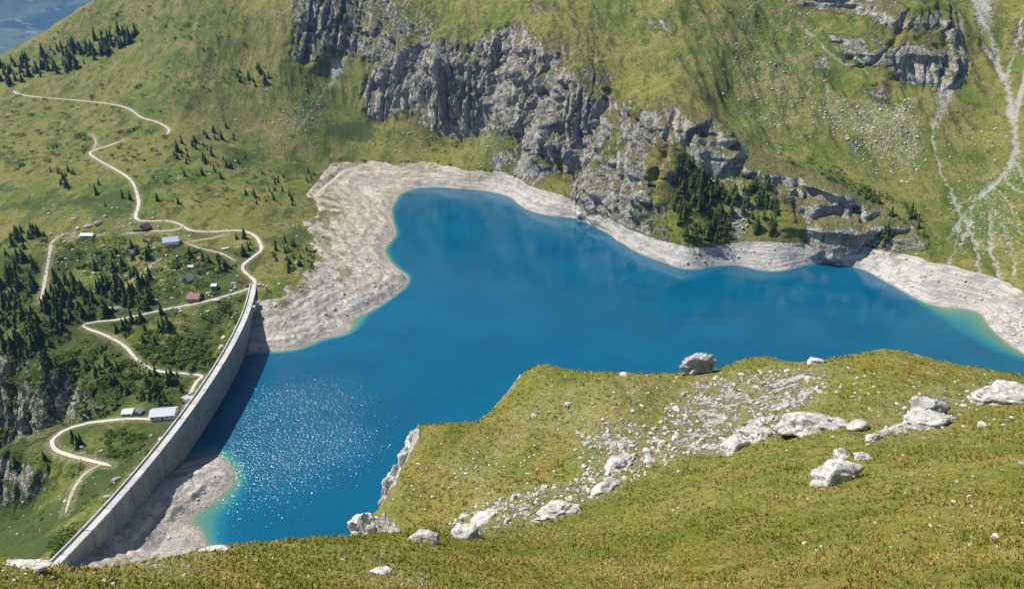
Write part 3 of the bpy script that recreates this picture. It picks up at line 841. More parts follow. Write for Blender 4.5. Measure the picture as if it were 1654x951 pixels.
# intake tower on the lake face near the far end: half-round shaft with an open head
def dam_at(y, off, z):
    x = float(dam_x(y)); i = int(np.argmin(abs(DAM_Y - y)))
    return Vector((x + DN[i, 0] * off, y + DN[i, 1] * off, z)), math.atan2(DN[i, 1], DN[i, 0])
p, ang = dam_at(470.0, 0, 0)
n2 = Vector((math.cos(ang), math.sin(ang), 0)); t2 = Vector((-n2.y, n2.x, 0))
b = MB()
out, inn = [], []
for k in range(13):
    a = math.pi * k / 12
    out.append((math.cos(a) * 2.3, 1.3 + math.sin(a) * 2.3)); inn.append((math.cos(a) * 1.6, 1.3 + math.sin(a) * 1.6))
out = [(2.3, -1.9)] + out + [(-2.3, -1.9)]; inn = [(1.6, -0.6)] + inn + [(-1.6, -0.6)]
def lp(q, z): return p + t2 * q[0] + n2 * q[1] + Vector((0, 0, z))
V, Fc = [], []
for o_, i_ in zip(out, inn):
    V += [lp(o_, 0.5), lp(o_, DAM_Z - 1.2), lp(i_, DAM_Z - 1.2), lp(i_, 8.0)]
for k in range(len(out) - 1):
    a, c = 4 * k, 4 * k + 4
    Fc += [(a, a + 1, c + 1, c), (a + 1, a + 2, c + 2, c + 1), (a + 2, a + 3, c + 3, c + 2)]
e = 4 * (len(out) - 1)
Fc += [(0, 3, 2, 1), (e, e + 1, e + 2, e + 3), (0, e, e + 3, 3)]
b.poly(V, Fc)
tower = b.build('intake_tower', mat_concrete('tower_concrete', (0.42, 0.41, 0.39), False), dam)
MB().box(lp((0, 1.3), DAM_Z - 3.0), (2.6, 2.4, 0.15), ang).build('hatch', dark_mat, tower)
p2, a2 = dam_at(461.0, 0.9, DAM_Z - 2.2)
MB().box(p2, (2.2, 3.0, 3.6), a2).box(p2 + Vector((0, 0, 1.9)), (2.5, 3.3, 0.25), a2).build('gatehouse', crest_mat, dam)
p3, a3 = dam_at(496.0, -1.0, DAM_Z)
g_ = MB()
for y_ in np.linspace(486, 497, 7):
    q, _ = dam_at(y_, -0.14, DAM_Z + 0.6); g_.tube([q, q + Vector((0, 0, 0.8))], 0.05, 5)
g_.tube([dam_at(y_, -0.14, DAM_Z + 1.38)[0] for y_ in np.linspace(486, 497, 7)], 0.05, 5)
g_.build('railing', dark_mat, dam)

# ------------------------------------------------------------------ the near hillside
FG = [(680,800,100),(800,700,118),(800,800,90),(900,700,114),(1000,700,108),(1000,800,82),(1100,650,128),(1200,640,130),(1310,680,102),
 (1200,750,82),(1360,750,74),(1500,670,106),(1640,640,128),(1500,760,68),(1600,850,44),(1654,750,66),(1654,951,30),(1200,850,54),(1200,951,33),
 (1000,900,44),(1000,951,33),(820,880,52),(820,951,32),(600,905,38),(600,951,29),(400,925,34),(400,951,28),(200,951,28),(0,951,27),(-150,951,26),
 (620,842,100),(700,850,92),(760,855,84),(1800,800,62),(1800,951,32),(1800,700,95)]
KNOLL = [(-300, 899.8, 30), (-150, 913.3, 32), (0, 905.0, 34), (90, 925.3, 35), (180, 920.6, 36), (250, 910.8, 39), (340, 886.6, 43), (450, 881.1, 48), (570, 871.3, 53)]
SADDLE = [(625,864,55),(680,862,58)]
BROW = [(574, 854.1, 101), (602, 835.7, 104), (642, 763.5, 111), (672, 689.5, 126), (690, 701.5, 129), (760, 685.1, 136), (815, 645.5, 146), (850, 600.5, 153), (900, 599.7, 156),
 (1000, 606.3, 152), (1100, 600.3, 149), (1125, 600.4, 150), (1200, 585.3, 166), (1300, 602.9, 166), (1380, 586.6, 176), (1500, 613.5, 181), (1600, 639.7, 186), (1700, 667.5, 190), (1850, 784.5, 190), (2050, 855.7, 185)]
fp = []
def fadd(px, py, D):
    q = at_d(px, py, D)
    fp.append((math.atan2(q[0], q[1]) * 2.2, math.log(D), q[2]))
    return math.atan2(q[0], q[1]) * 2.2, q[2]
for a in FG: fadd(*a)
for x, y, D in SADDLE: fadd(x, y, D)
for x, y, D in KNOLL:
    a, z = fadd(x, y, D)
    for dd, s in ((5, 48), (16, 54), (45, 56), (100, 55)):
        fp.append((a, math.log(D + dd), z - dd * math.tan(math.radians(s))))
    fp.append((a, math.log(270), min(-15, z - 200)))
for i, (x, y, D) in enumerate(BROW):
    a, z = fadd(x, y, D)
    st = 14 if i < 4 else 0
    for dd, s in ((8, 42 + st), (30, 52 + st * .5), (75, 57)):
        fp.append((a, math.log(D + dd), z - dd * math.tan(math.radians(s))))
    fp.append((a, math.log(300), -20 - (z - 80 if z > 150 else 0) * 0))
for a in (-2.4, -1.6, -0.8, 0, 0.8, 1.6, 2.4):
    fp.append((a, math.log(14), 226.5)); fp.append((a, math.log(6), 229))
fp.append((-0.36, math.log(76), 176)); fp.append((-0.28, math.log(74), 178))
_fs = Spline(np.array(fp), 0.0008, 1.0)
FA, FR = np.linspace(-2.55, 2.4, 260), np.linspace(math.log(5.5), math.log(300), 300)
_AA, _RR = np.meshgrid(FA, FR)
FGB = _fs(_AA, _RR)
def fg_base(x, y):
    a = np.arctan2(x, y) * 2.2; r = np.log(np.maximum(np.hypot(x, y), 5.6))
    fx = np.clip((a - FA[0]) / (FA[1] - FA[0]), 0, 258.99); fy = np.clip((r - FR[0]) / (FR[1] - FR[0]), 0, 298.99)
    i, j = fx.astype(int), fy.astype(int); u, v = fx - i, fy - j
    return (FGB[j, i] * (1 - u) + FGB[j, i + 1] * u) * (1 - v) + (FGB[j + 1, i] * (1 - u) + FGB[j + 1, i + 1] * u) * v
def fhit(px, py, hf=None):
    return hit(px, py, hf or fg_base, 9.0, 300.0)
def fpoly(P):
    P = np.asarray(P, float); Q = []
    for a, b_ in zip(P, np.roll(P, -1, 0)):
        k = max(1, int(np.hypot(*(b_ - a)) / 15)); Q += [a + (b_ - a) * i / k for i in range(k)]
    Q = np.array(Q); return fhit(Q[:, 0], Q[:, 1])
PAVE = [([(1090,640),(1150,600),(1250,598),(1345,600),(1335,632),(1290,670),(1230,715),(1150,735),(1075,740),(1050,700)], 0.47),
 ([(930,700),(985,672),(1060,690),(1100,740),(1000,765),(985,800),(945,800),(960,745)], 0.45),
 ([(720,850),(760,820),(830,795),(930,770),(985,765),(980,800),(880,840),(760,868)], 0.40),
 ([(1440,648),(1500,632),(1640,622),(1654,634),(1560,650),(1480,675),(1450,668)], 0.38), ([(1340,690),(1440,690),(1480,672),(1450,655),(1350,665)], 0.22),
 ([(560,890),(620,890),(690,935),(700,951),(640,951)], 0.42), ([(0,900),(60,905),(60,920),(0,915)], 0.5), ([(180,905),(250,905),(350,880),(330,900),(240,922),(170,920)], 0.4),
 ([(1395,705),(1480,690),(1530,680),(1530,690),(1440,712)], 0.35), ([(700,760),(860,640),(1000,610),(1090,612),(1050,690),(930,700),(870,690),(780,790)], 0.21)]
PAVE_W = [(fpoly(P), a) for P, a in PAVE]
LUSH = [(fpoly(P), a) for P, a in [([(690,700),(760,682),(760,700),(700,730)], 0.8), ([(1380,720),(1500,700),(1520,725),(1460,750),(1380,760)], 0.9),
 ([(880,592),(980,600),(960,612),(870,610)], 0.5), ([(1160,580),(1240,578),(1230,592),(1160,590)], 0.5), ([(700,880),(1000,780),(1180,760),(1000,820),(800,890)], 0.5)]]
OCHRE = [(fpoly(P), a) for P, a in [([(0,925),(200,925),(420,890),(640,875),(900,880),(1100,830),(1400,860),(1654,840),(1654,951),(0,951)], 0.45), ([(1350,575),(1500,583),(1600,602),(1560,615),(1400,600)], 0.5),
 ([(640,740),(680,720),(900,720),(900,760),(700,790)], 0.25)]]
def fg_relief(x, y):
    D = np.hypot(x, y)
    h = 1.3 * fbm(x, y, 17, 4, 201) * smooth(20, 70, D) + 0.40 * fbm(x, y, 3.6, 3, 203) + 0.10 * fbm(x, y, 0.9, 2, 207)
    pv = np.zeros(np.shape(x))
    for P, a in PAVE_W:
        pv = np.maximum(pv, region(x + 2.5 * fbm(x, y, 6, 3, 211), y + 2.5 * fbm(x, y, 6, 3, 213), P, 3.5) * a)
    pv = pv * np.clip(0.9 + 0.9 * fbm(x, y, 5.0, 3, 219), 0.1, 1.35)
    lump = fbm(x, y, 2.4, 3, 217, ridged=True)
    h = h + pv * 0.55 * np.maximum(lump, -0.2)
    return h, pv, lump
def fg_h(x, y):
    x, y = np.asarray(x, float), np.asarray(y, float)
    return fg_base(x, y) + fg_relief(x, y)[0]

def mat_hill():
    t = NT('near_hillside_ground')
    P = t.pos()
    a, b_, c_ = t.noise(P, 0.035, 3), t.noise(P, 0.35, 4, 0.65), t.noise(P, 2.6, 4, 0.75)
    tuft = t.noise(t.vm('MULTIPLY', P, (2.0, 2.0, 1.0)), 0.55, 3, 0.6, 0.4)
    c = t.mix(t.ss(a, 0.38, 0.62), (0.145, 0.165, 0.026), (0.200, 0.186, 0.040))
    c = t.mix(t.ss(b_, 0.45, 0.66, 0, 0.75), c, (0.27, 0.215, 0.075))
    c = t.mix(t.m('MULTIPLY', t.attr('ochre'), t.ss(tuft, 0.3, 0.6)), c, (0.24, 0.165, 0.024))
    c = t.mix(t.m('MULTIPLY', t.attr('lush'), t.ss(b_, 0.3, 0.55)), c, (0.095, 0.145, 0.016))
    c = t.mix(t.ss(t.noise(P, 0.9, 4, 0.7), 0.50, 0.66, 0, 0.6), c, (0.085, 0.082, 0.02))
    c = t.mix(t.ss(tuft, 0.52, 0.66, 0, 0.8), c, (0.080, 0.085, 0.018))
    c = t.mix(t.ss(c_, 0.54, 0.72, 0, 0.7), c, (0.29, 0.235, 0.075))
    c = t.mix(t.ss(c_, 0.44, 0.30, 0, 0.55), c, (0.050, 0.055, 0.012))
    c = t.mix(t.ss(t.noise(P, 0.11, 5, 0.65), 0.50, 0.62, 0, 0.7), c, (0.105, 0.150, 0.020))
    c = t.mix(t.ss(t.noise(t.vm('ADD', P, (37.0, 11.0, 5.0)), 0.16, 5, 0.7), 0.54, 0.66, 0, 0.75), c, (0.225, 0.145, 0.042))
    c = t.mix(t.ss(t.noise(P, 0.7, 5, 0.7), 0.64, 0.72, 0, 0.8), c, (0.20, 0.155, 0.095))
    rc, rh = rock_color(t, t.vm('MULTIPLY', P, (4, 4, 4)), 1.0)
    white = t.mix(t.ss(t.noise(P, 1.8, 4, 0.7), 0.35, 0.6), (0.26, 0.25, 0.225), (0.56, 0.54, 0.49))
    rc = t.mix(0.65, rc, white)
    c = t.mix(t.m('MULTIPLY', t.ss(t.attr('stone'), 0.05, 0.5, 0, 0.42), t.ss(c_, 0.35, 0.65)), c, (0.36, 0.32, 0.235))
    edge = t.m('ADD', t.m('MULTIPLY', t.m('SUBTRACT', t.noise(P, 0.55, 4, 0.75), 0.5), 1.25), t.m('MULTIPLY', t.m('SUBTRACT', c_, 0.5), 0.8))
    k = t.ss(t.m('ADD', t.attr('stone'), edge), 0.50, 0.60)
    c = t.mix(k, c, rc)
    h = t.m('ADD', t.m('ADD', t.m('MULTIPLY', tuft, 0.6), t.m('MULTIPLY', c_, 0.5)), t.m('MULTIPLY', t.m('MULTIPLY', rh, k), 0.5))
    return t.bsdf(c, 0.95, t.bump(h, 1.0, 0.5), 0.12)
NC2, NR2 = 980, 820
fa = np.radians(np.linspace(-66, 62, NC2))
r0 = np.exp(np.linspace(math.log(7), math.log(285), 1200))
zz0 = fg_base(np.sin(fa)[None] * r0[:, None], np.cos(fa)[None] * r0[:, None])
ds = np.hypot(np.diff(r0)[:, None], np.diff(zz0, axis=0)) / (r0[1:, None])
for _ in range(15):
    ds[:, 1:-1] = (ds[:, :-2] + ds[:, 1:-1] + ds[:, 2:]) / 3
cs = np.r_[np.zeros((1, NC2)), np.cumsum(ds, 0)]
FRR = np.empty((NR2, NC2))
for j in range(NC2):
    FRR[:, j] = np.interp(np.linspace(0, cs[-1, j], NR2), cs[:, j], r0)
FX, FY = np.sin(fa)[None] * FRR, np.cos(fa)[None] * FRR
fz = fg_base(FX, FY)
fh, pv, lump = fg_relief(FX, FY)
dzr = np.gradient(fz, axis=0) / np.maximum(np.gradient(FRR, axis=0), 1e-3)
dza = np.gradient(fz, axis=1) / np.maximum(np.gradient(np.broadcast_to(fa, FX.shape), axis=1) * FRR, 1e-3)
fsl = np.hypot(dzr, dza)
crag = smooth(1.05, 1.6, fsl + 0.35 * fbm(FX, FY, 6, 3, 221)) * smooth(80, 92, FRR)
fh = fh + crag * 1.6 * fbm(FX + 0.4 * fz, FY + fz * 0.3, 5, 4, 223, ridged=True)
lush, och = np.zeros_like(FX), np.zeros_like(FX)
for P, a in LUSH: lush = np.maximum(lush, region(FX, FY, P, 3.0) * a)
for P, a in OCHRE: och = np.maximum(och, region(FX, FY, P, 4.0) * a)
stone = np.maximum(pv + 0.25 * np.maximum(lump, 0) * (pv > 0.05), crag * 0.75)
me = grid_mesh('hillside', FX, FY, fz + fh, {'stone': stone, 'lush': lush, 'ochre': och})
hillside = new_object('hillside', me, mat_hill())
hillside['kind'] = 'structure'

# ------------------------------------------------------------------ simple materials
def flat_mat(name, a, b=None, rough=0.8, scale=1.5, metal=0.0, spec=0.3):
    t = NT(name)
    P = t.obj()
    b = b or tuple(0.75 * v for v in a)
    n = t.noise(P, scale, 4, 0.65)
    return t.bsdf(t.mix(t.ss(n, 0.35, 0.68), a, b), rough, t.bump(n, 0.25, 0.1), spec, Metallic=metal)

def ribbed_mat(name, a, b, period=0.8, axis=0, rough=0.5):
    t = NT(name)
    P = t.obj()
    s = t.n('SeparateXYZ'); t.put(s.inputs[0], P)
    f = t.m('ABSOLUTE', t.m('SUBTRACT', t.m('FRACT', t.m('DIVIDE', s.outputs[axis], period)), 0.5))
    n = t.noise(P, 0.9, 4, 0.65)
    c = t.mix(t.ss(n, 0.35, 0.7), a, b)
    c = t.mix(t.ss(f, 0.06, 0.12, 0.45, 0), c, tuple(0.45 * v for v in a))
    return t.bsdf(c, rough, t.bump(f, 0.4, 0.1), 0.35)

def foliage_mat(name, a, b):
    t = NT(name)
    P = t.obj()
    rnd = t.n('ObjectInfo').outputs['Random']
    n = t.noise(t.pos(), 0.5, 3, 0.6)
    f = t.m('ADD', t.m('MULTIPLY', rnd, 0.5), t.m('MULTIPLY', n, 0.6), clamp=True)
    c = t.mix(f, a, b)
    d = t.n('BsdfDiffuse'); t.put(d.inputs[0], c)
    upv = t.n('CombineXYZ'); upv.inputs[2].default_value = 0.55
    t.put(d.inputs['Normal'], t.vm('NORMALIZE', t.vm('ADD', t.vm('MULTIPLY', t.n('NewGeometry').outputs['Normal'], (0.6, 0.6, 0.6)), upv.outputs[0]), (0, 0, 0)))
    tr = t.n('BsdfTranslucent'); t.put(tr.inputs[0], t.mix(0.5, c, tuple(1.5 * v for v in b)))
    mx = t.n('MixShader'); mx.inputs[0].default_value = 0.22
    t.t.links.new(d.outputs[0], mx.inputs[1]); t.t.links.new(tr.outputs[0], mx.inputs[2])
    t.t.links.new(mx.outputs[0], t.out.inputs[0])
    return t.mat

def rock_mat(name, dark, pale, lichen=(0.30, 0.27, 0.2)):
    t = NT(name)
    P = t.pos()
    n, k = t.noise(P, 0.9, 5, 0.65), t.noise(P, 4.0, 4, 0.7)
    cr = t.voro(t.vm('ADD', P, t.vm('MULTIPLY', t.n('TexNoise').outputs[1], (0.6, 0.6, 0.6))), 0.8, 'DISTANCE_TO_EDGE')
    c = t.mix(t.ss(n, 0.32, 0.62), dark, pale)
    c = t.mix(t.ss(k, 0.55, 0.72, 0, 0.5), c, tuple(0.55 * v for v in dark))
    c = t.mix(t.ss(t.noise(P, 1.6, 3), 0.56, 0.7, 0, 0.4), c, lichen)
    c = t.mix(t.ss(cr, 0.0, 0.05, 0.6, 0), c, (0.09, 0.09, 0.085))
    h = t.m('ADD', n, t.m('MULTIPLY', k, 0.5))
    return t.bsdf(c, 0.92, t.bump(h, 0.8, 0.3), 0.15)

white_rock = rock_mat('white_limestone', (0.34, 0.325, 0.295), (0.60, 0.58, 0.53))
grey_rock = rock_mat('grey_limestone', (0.24, 0.24, 0.235), (0.46, 0.45, 0.43))

# ------------------------------------------------------------------ rocks
from mathutils import noise as mnoise
def rock_mesh(name, seed, sub=4, cuts=9, rough=0.22):
    r = random.Random(seed)
    bm = bmesh.new()
    bmesh.ops.create_icosphere(bm, subdivisions=sub, radius=1.0)
    planes = []
    for _ in range(cuts):
        n = Vector((r.gauss(0, 1), r.gauss(0, 1), r.gauss(0, 0.8))).normalized()
        planes.append((n, r.uniform(0.55, 0.9)))
    o = Vector((seed * 3.1, seed * 1.7, 0))
    for v in bm.verts:
        p = v.co.copy()
        for n, d in planes:
            e = p.dot(n) - d
            if e > 0:
                p -= n * e * 0.92
        q = v.co.normalized()
        k = mnoise.fractal(q * 1.6 + o, 0.9, 2.1, 4) * rough + (1 - abs(mnoise.noise(q * 3.2 + o))) * rough * 0.35 - abs(mnoise.noise(q * 7 + o)) * rough * 0.25
        v.co = p * (1 + k)
    me = bpy.data.meshes.new(name)
    bm.to_mesh(me); bm.free()
    me.polygons.foreach_set('use_smooth', [sub >= 4] * len(me.polygons))
    return me

def boulder(label, px, py, w, h, d=None, mat=white_rock, seed=0, sink=0.3, rz=None, group=None, hf=None, D=None, cuts=9, rough=0.22):
    """px, py: foot of the boulder on the ground; w, h, d in metres"""
    q = at_d(px, py, D) if D else fhit(px, py, fg_h)[0] if hf is None else hit(px, py, hf)[0]
    me = rock_mesh('boulder', seed, 5 if D or w > 5 else 4, cuts, rough)
    o = new_object('boulder', me, mat)
    o.scale = (w / 1.7, (d or w * 0.8) / 1.7, h / 1.5)
    o.rotation_euler = (0, 0, rz if rz is not None else seed * 1.3)
    o.location = (q[0], q[1], q[2] + h * (0.5 - sink))
    return tag(o, label, 'boulder', group)

B = boulder
B('jagged grey crag standing alone on the skyline of the near hillside above the lake', 1124, 602, 6.9, 4.3, 4.6, grey_rock, 3, 0.2, 0.3, cuts=16, rough=0.5)
B('largest white rounded boulder, half sunk in the grass at the foot of the stony patch', 1313, 692, 8.4, 4.2, 5.0, white_rock, 8, 0.5, 0.1, cuts=7, rough=0.3)
B('small round white boulder just right of the largest white boulder', 1385, 692, 2.5, 1.7, 2.2, white_rock, 12, 0.3)
B('big cream boulder in the foreground grass, its lower and wider half', 1352, 776, 4.2, 2.6, 3.0, white_rock, 26, 0.35, 0.2, cuts=8, rough=0.34)
B('white knob of rock perched above the wide cream boulder in the foreground grass', 1358, 740, 1.7, 1.3, 1.4, white_rock, 28, 0.3, cuts=10, rough=0.34)
B('flat pale slab peeping from the grass right of the white rock knob', 1392, 742, 1.9, 0.9, 1.4, white_rock, 24, 0.4)
B('upright white block behind the flat cream ledge on the right', 1494, 668, 4.0, 3.2, 2.8, white_rock, 31, 0.3, 0.2, cuts=13, rough=0.38)
B('flat cream ledge of rock under the upright white block on the right', 1500, 688, 6.6, 2.2, 4.0, white_rock, 33, 0.48, 0.1, cuts=10, rough=0.38)
B('broad white slab pitted with holes near the right edge of the hillside', 1612, 645, 8.4, 3.0, 6.0, white_rock, 36, 0.48, 0.1, cuts=8, rough=0.36)
B('long low white rock lying left of the flat cream ledge', 1444, 699, 3.6, 0.9, 1.6, white_rock, 38, 0.4, 0.25)
B('pointed low white rock at the lower end of the row left of the cream ledge', 1412, 708, 2.2, 0.8, 1.2, white_rock, 39, 0.4, 0.3)
B('tiny white cobble beside the flat cream ledge', 1470, 691, 1.2, 0.9, 1.0, white_rock, 40, 0.3)
B('domed white boulder at the brow between the lake and the foreground grass', 687, 873, 2.4, 1.25, 1.5, white_rock, 44, 0.3, 0.0, cuts=5)
B('overhanging white rock head on the cliff edge above the lake', 676, 722, 4.4, 5.6, 5.0, white_rock, 51, 0.25, 0.2, D=125.0, cuts=12, rough=0.36)
B('white rock bulge in the middle of the cliff edge above the glittering water', 643, 806, 5.4, 6.6, 5, white_rock, 53, 0.3, 0.4, D=109.0, cuts=12, rough=0.36)
B('lowest white buttress where the cliff edge meets the foreground grass', 592, 868, 5.0, 5.4, 5.0, white_rock, 55, 0.35, 0.3, D=101.0, cuts=12, rough=0.36)
B('slim white rib of the cliff edge between the bulge and the overhanging head', 665, 762, 3.6, 6.0, 4.0, white_rock, 57, 0.3, 0.5, D=118.0, cuts=12, rough=0.36)
B('bleached rock in the grass nearest the domed boulder, lowest of the white outcrops', 757, 868, 2.8, 1.9, 2.4, white_rock, 61, 0.42, cuts=12, rough=0.4)
B('cracked white outcrop uphill of the lowest bleached rock', 790, 838, 4.4, 1.8, 3.4, white_rock, 63, 0.48, cuts=12, rough=0.42)
B('long pale outcrop in the middle of the stony slope, pointing right', 896, 832, 5.4, 1.7, 3.0, white_rock, 65, 0.5, 0.4, cuts=10, rough=0.42)
B('narrow bleached spur in the centre of the stony slope', 978, 792, 4.2, 2.2, 2.6, white_rock, 67, 0.48, 0.9, cuts=12, rough=0.42)
B('white shoulder of rock above the narrow bleached spur', 1000, 754, 5.4, 2.2, 3.0, white_rock, 69, 0.5, 0.8, cuts=10, rough=0.42)
B('flat grey stone alone on the smooth grass of the upper slope', 917, 655, 1.7, 0.8, 1.2, grey_rock, 71, 0.3)
B('pale block at the left foot of the white stony patch', 1195, 724, 5.0, 2.4, 3.4, white_rock, 73, 0.48, cuts=12, rough=0.42)
B('pale cleft rock beside the block at the left foot of the stony patch', 1225, 708, 5.6, 2.6, 3.4, white_rock, 75, 0.48, cuts=12, rough=0.42)
B('white rock cap on the skyline right of the stony patch', 1318, 588, 3.8, 1.5, 2.5, white_rock, 77, 0.3)
B('small white stone on the skyline left of the grey crag', 1007, 606, 1.8, 0.9, 1.2, white_rock, 79, 0.3)
B('pale flat outcrop in the grass at the bottom left corner', 32, 914, 1.8, 0.2, 0.9, white_rock, 182, 0.45, 0.1, cuts=5)
B('pale flat outcrop on the near brow below the dam', 345, 889, 1.6, 0.2, 0.8, white_rock, 184, 0.45, 0.2, cuts=5)
B('pale flat outcrop in the near grass left of the domed boulder', 612, 925, 1.2, 0.2, 0.8, white_rock, 186, 0.45, 0.3, cuts=5)

# small loose stones on the near hillside: 300 of them as things, the rest as one mass
STONE_ZONES = [([(1090,640),(1150,600),(1340,595),(1335,640),(1230,715),(1075,740),(1050,700)], 420, 0.26), ([(930,700),(985,672),(1060,690),(1100,740),(985,800),(945,790)], 220, 0.25),
 ([(720,850),(760,820),(930,770),(985,765),(980,800),(880,840)], 180, 0.24), ([(700,740),(860,660),(1080,610),(1090,700),(900,790),(720,830)], 320, 0.15),
 ([(1400,660),(1640,622),(1640,690),(1400,720)], 90, 0.2), ([(1100,700),(1654,690),(1654,900),(1000,880)], 110, 0.09), ([(0,910),(350,895),(620,890),(700,945),(0,945)], 150, 0.055),
 ([(880,600),(1100,605),(1080,640),(860,640)], 60, 0.17), ([(1340,590),(1600,605),(1640,640),(1350,650)], 80, 0.16), ([(600,840),(680,720),(760,690),(740,800),(640,860)], 60, 0.14)]
def rand_in(poly, n, r):
    P = np.array(poly, float); lo, hi = P.min(0), P.max(0); out = []
    while len(out) < n:
        q = r.uniform(lo, hi)
        if inside(np.array([q[0]]), np.array([q[1]]), P)[0]: out.append(q)
    return np.array(out)
stone_meshes = [rock_mesh('stone', 300 + i, 2, 6, 0.25) for i in range(7)]
for me_ in stone_meshes: me_.materials.append(white_rock)
items = []
for poly, n, s in STONE_ZONES:
    q = rand_in(poly, n, rng)
    H_ = fhit(q[:, 0], q[:, 1], fg_h)
    for h_ in H_:
        items.append((h_, s * math.exp(rng.normal(0, 0.45))))
items.sort(key=lambda it: -it[1] / np.hypot(it[0][0], it[0][1]))
def merged_rocks(name, items, meshes, mat, kind='stuff'):
    cos, fs, off = [], [], 0
    for q, s in items:
        m_ = meshes[rng.integers(len(meshes))]
        if id(m_) not in merged_rocks.cache:
            c = np.empty(len(m_.vertices) * 3, np.float32); m_.vertices.foreach_get('co', c)
            merged_rocks.cache[id(m_)] = (c.reshape(-1, 3), np.array([p.vertices[:] for p in m_.polygons]))
        c, f = merged_rocks.cache[id(m_)]
        a = rng.uniform(0, 6.28); ca, sa = math.cos(a), math.sin(a)
        sc = s * np.array([rng.uniform(.8, 1.3), rng.uniform(.7, 1.1), rng.uniform(.5, .8)])
        k = c * sc
        cos.append(np.stack([k[:, 0] * ca - k[:, 1] * sa, k[:, 0] * sa + k[:, 1] * ca, k[:, 2]], 1) + q + np.array([0, 0, s * 0.15]))
        fs.append(f + off); off += len(c)
    me = bpy.data.meshes.new(name)
    arrays_to_mesh(me, np.concatenate(cos), np.concatenate(fs), False)
    o = new_object(name, me, mat); o['kind'] = kind
    return o
merged_rocks.cache = {}
for q, s in items[:300]:
    o = bpy.data.objects.new('stone', stone_meshes[rng.integers(7)])
    COL.objects.link(o)
    o.location = (q[0], q[1], q[2] + s * 0.2)
    o.scale = (s * rng.uniform(.85, 1.4), s * rng.uniform(.7, 1.1), s * rng.uniform(.45, .8))
    o.rotation_euler = (rng.normal(0, .15), rng.normal(0, .15), rng.uniform(0, 6.28))
    tag(o, 'small loose white stone scattered in the grass of the near hillside', 'stone', 'loose white stones on the near hillside')
merged_rocks('stones', items[300:], stone_meshes, white_rock)

# boulders and blocks strewn over the far slopes, the pasture and the lake bed
far_meshes = [rock_mesh('far_rock', 400 + i, 1, 4, 0.25) for i in range(6)]
FAR_ZONES = [([(1330,150),(1480,170),(1500,260),(1470,300),(1380,270),(1330,210)], 700, 0.6), ([(1180,30),(1320,20),(1340,210),(1260,260),(1190,200)], 800, 0.5), ([(1500,200),(1654,200),(1654,430),(1540,410)], 380, 0.5),
 ([(600,0),(1200,0),(1180,160),(900,120)], 300, 0.5), ([(300,60),(470,60),(560,240),(430,250),(300,150)], 320, 0.45), ([(430,180),(520,150),(520,230),(440,240)], 300, 0.5),
 ([(60,330),(250,330),(400,440),(380,520),(250,500),(100,460)], 450, 0.75), ([(250,190),(420,190),(430,300),(250,300)], 140, 0.55), ([(600,200),(840,220),(840,280),(600,255)], 160, 0.6),
 ([(1100,245),(1185,230),(1185,300),(1110,290)], 220, 0.8), ([(1190,300),(1215,330),(1205,388),(1180,385)], 120, 0.7), ([(1060,395),(1500,405),(1500,470),(1060,425)], 200, 0.6), ([(1590,500),(1654,500),(1654,560),(1610,540)], 130, 0.8),
 ([(440,360),(640,360),(640,500),(430,540)], 260, 0.5), ([(1480,430),(1654,480),(1654,500),(1500,480)], 90, 0.6), ([(0,730),(250,700),(200,800),(20,880)], 130, 0.45), ([(240,790),(350,750),(340,870),(250,880)], 60, 0.45)]
items = []
for poly, n, s in FAR_ZONES:
    q = rand_in(poly, n, rng)
    H_ = hit(q[:, 0], q[:, 1])
    zz_ = ground_h(H_[:, 0], H_[:, 1])
    for (x_, y_, _), z_ in zip(H_, zz_):
        if y_ < 500 and abs(x_ - float(dam_x(y_))) < 12: continue
        items.append((np.array([x_, y_, z_]), min(s * math.exp(rng.normal(-0.1, 0.6)), 1.5)))
merged_rocks('boulder_field', items, far_meshes, rock_mat('far_limestone', (0.36, 0.35, 0.33), (0.62, 0.60, 0.55)))

# ------------------------------------------------------------------ trees and shrubs
needle_mat = foliage_mat('conifer_needles', (0.032, 0.066, 0.018), (0.105, 0.145, 0.032))
leaf_mat = foliage_mat('shrub_leaves', (0.050, 0.092, 0.016), (0.115, 0.160, 0.032))
bark_mat = flat_mat('bark', (0.10, 0.075, 0.055), (0.06, 0.045, 0.035))

def conifer_crown(seed, slim):
    r = random.Random(seed)
    V, Fc = [], []
    n = r.choice((12, 14, 16)); bare = r.uniform(0.02, 0.12); bend = r.uniform(0.6, 1.0)
    for k in range(n):
        f = k / (n - 1)
        z = bare + (0.98 - bare) * f
        rad = slim * (1 - f) ** bend * r.uniform(0.75, 1.1) + 0.012
        m = 8 if f < 0.6 else 6
        a0 = r.uniform(0, 6.28)
        for j in range(m):
            if r.random() < 0.10: continue
            a = a0 + j * 2 * math.pi / m + r.uniform(-.25, .25)
            L = rad * r.uniform(0.65, 1.18)
            w = L * 0.50 + 0.012
            dz = -0.06 - 0.05 * r.random()
            ca, sa = math.cos(a), math.sin(a)
            i = len(V)
            V += [(0.0, 0.0, z + 0.055), (ca * L * .6 - sa * w, sa * L * .6 + ca * w, z + dz * .55), (ca * L, sa * L, z + dz), (ca * L * .6 + sa * w, sa * L * .6 - ca * w, z + dz * .55)]
            Fc += [(i, i + 1, i + 2), (i, i + 2, i + 3)]
    i = len(V)
    V += [(0.012, 0, 0.93), (-0.012, 0.012, 0.93), (0, -0.012, 0.93), (0, 0, 1.03)]
    Fc += [(i, i + 1, i + 3), (i + 1, i + 2, i + 3), (i + 2, i, i + 3)]
    return np.array(V, np.float32), np.array(Fc)

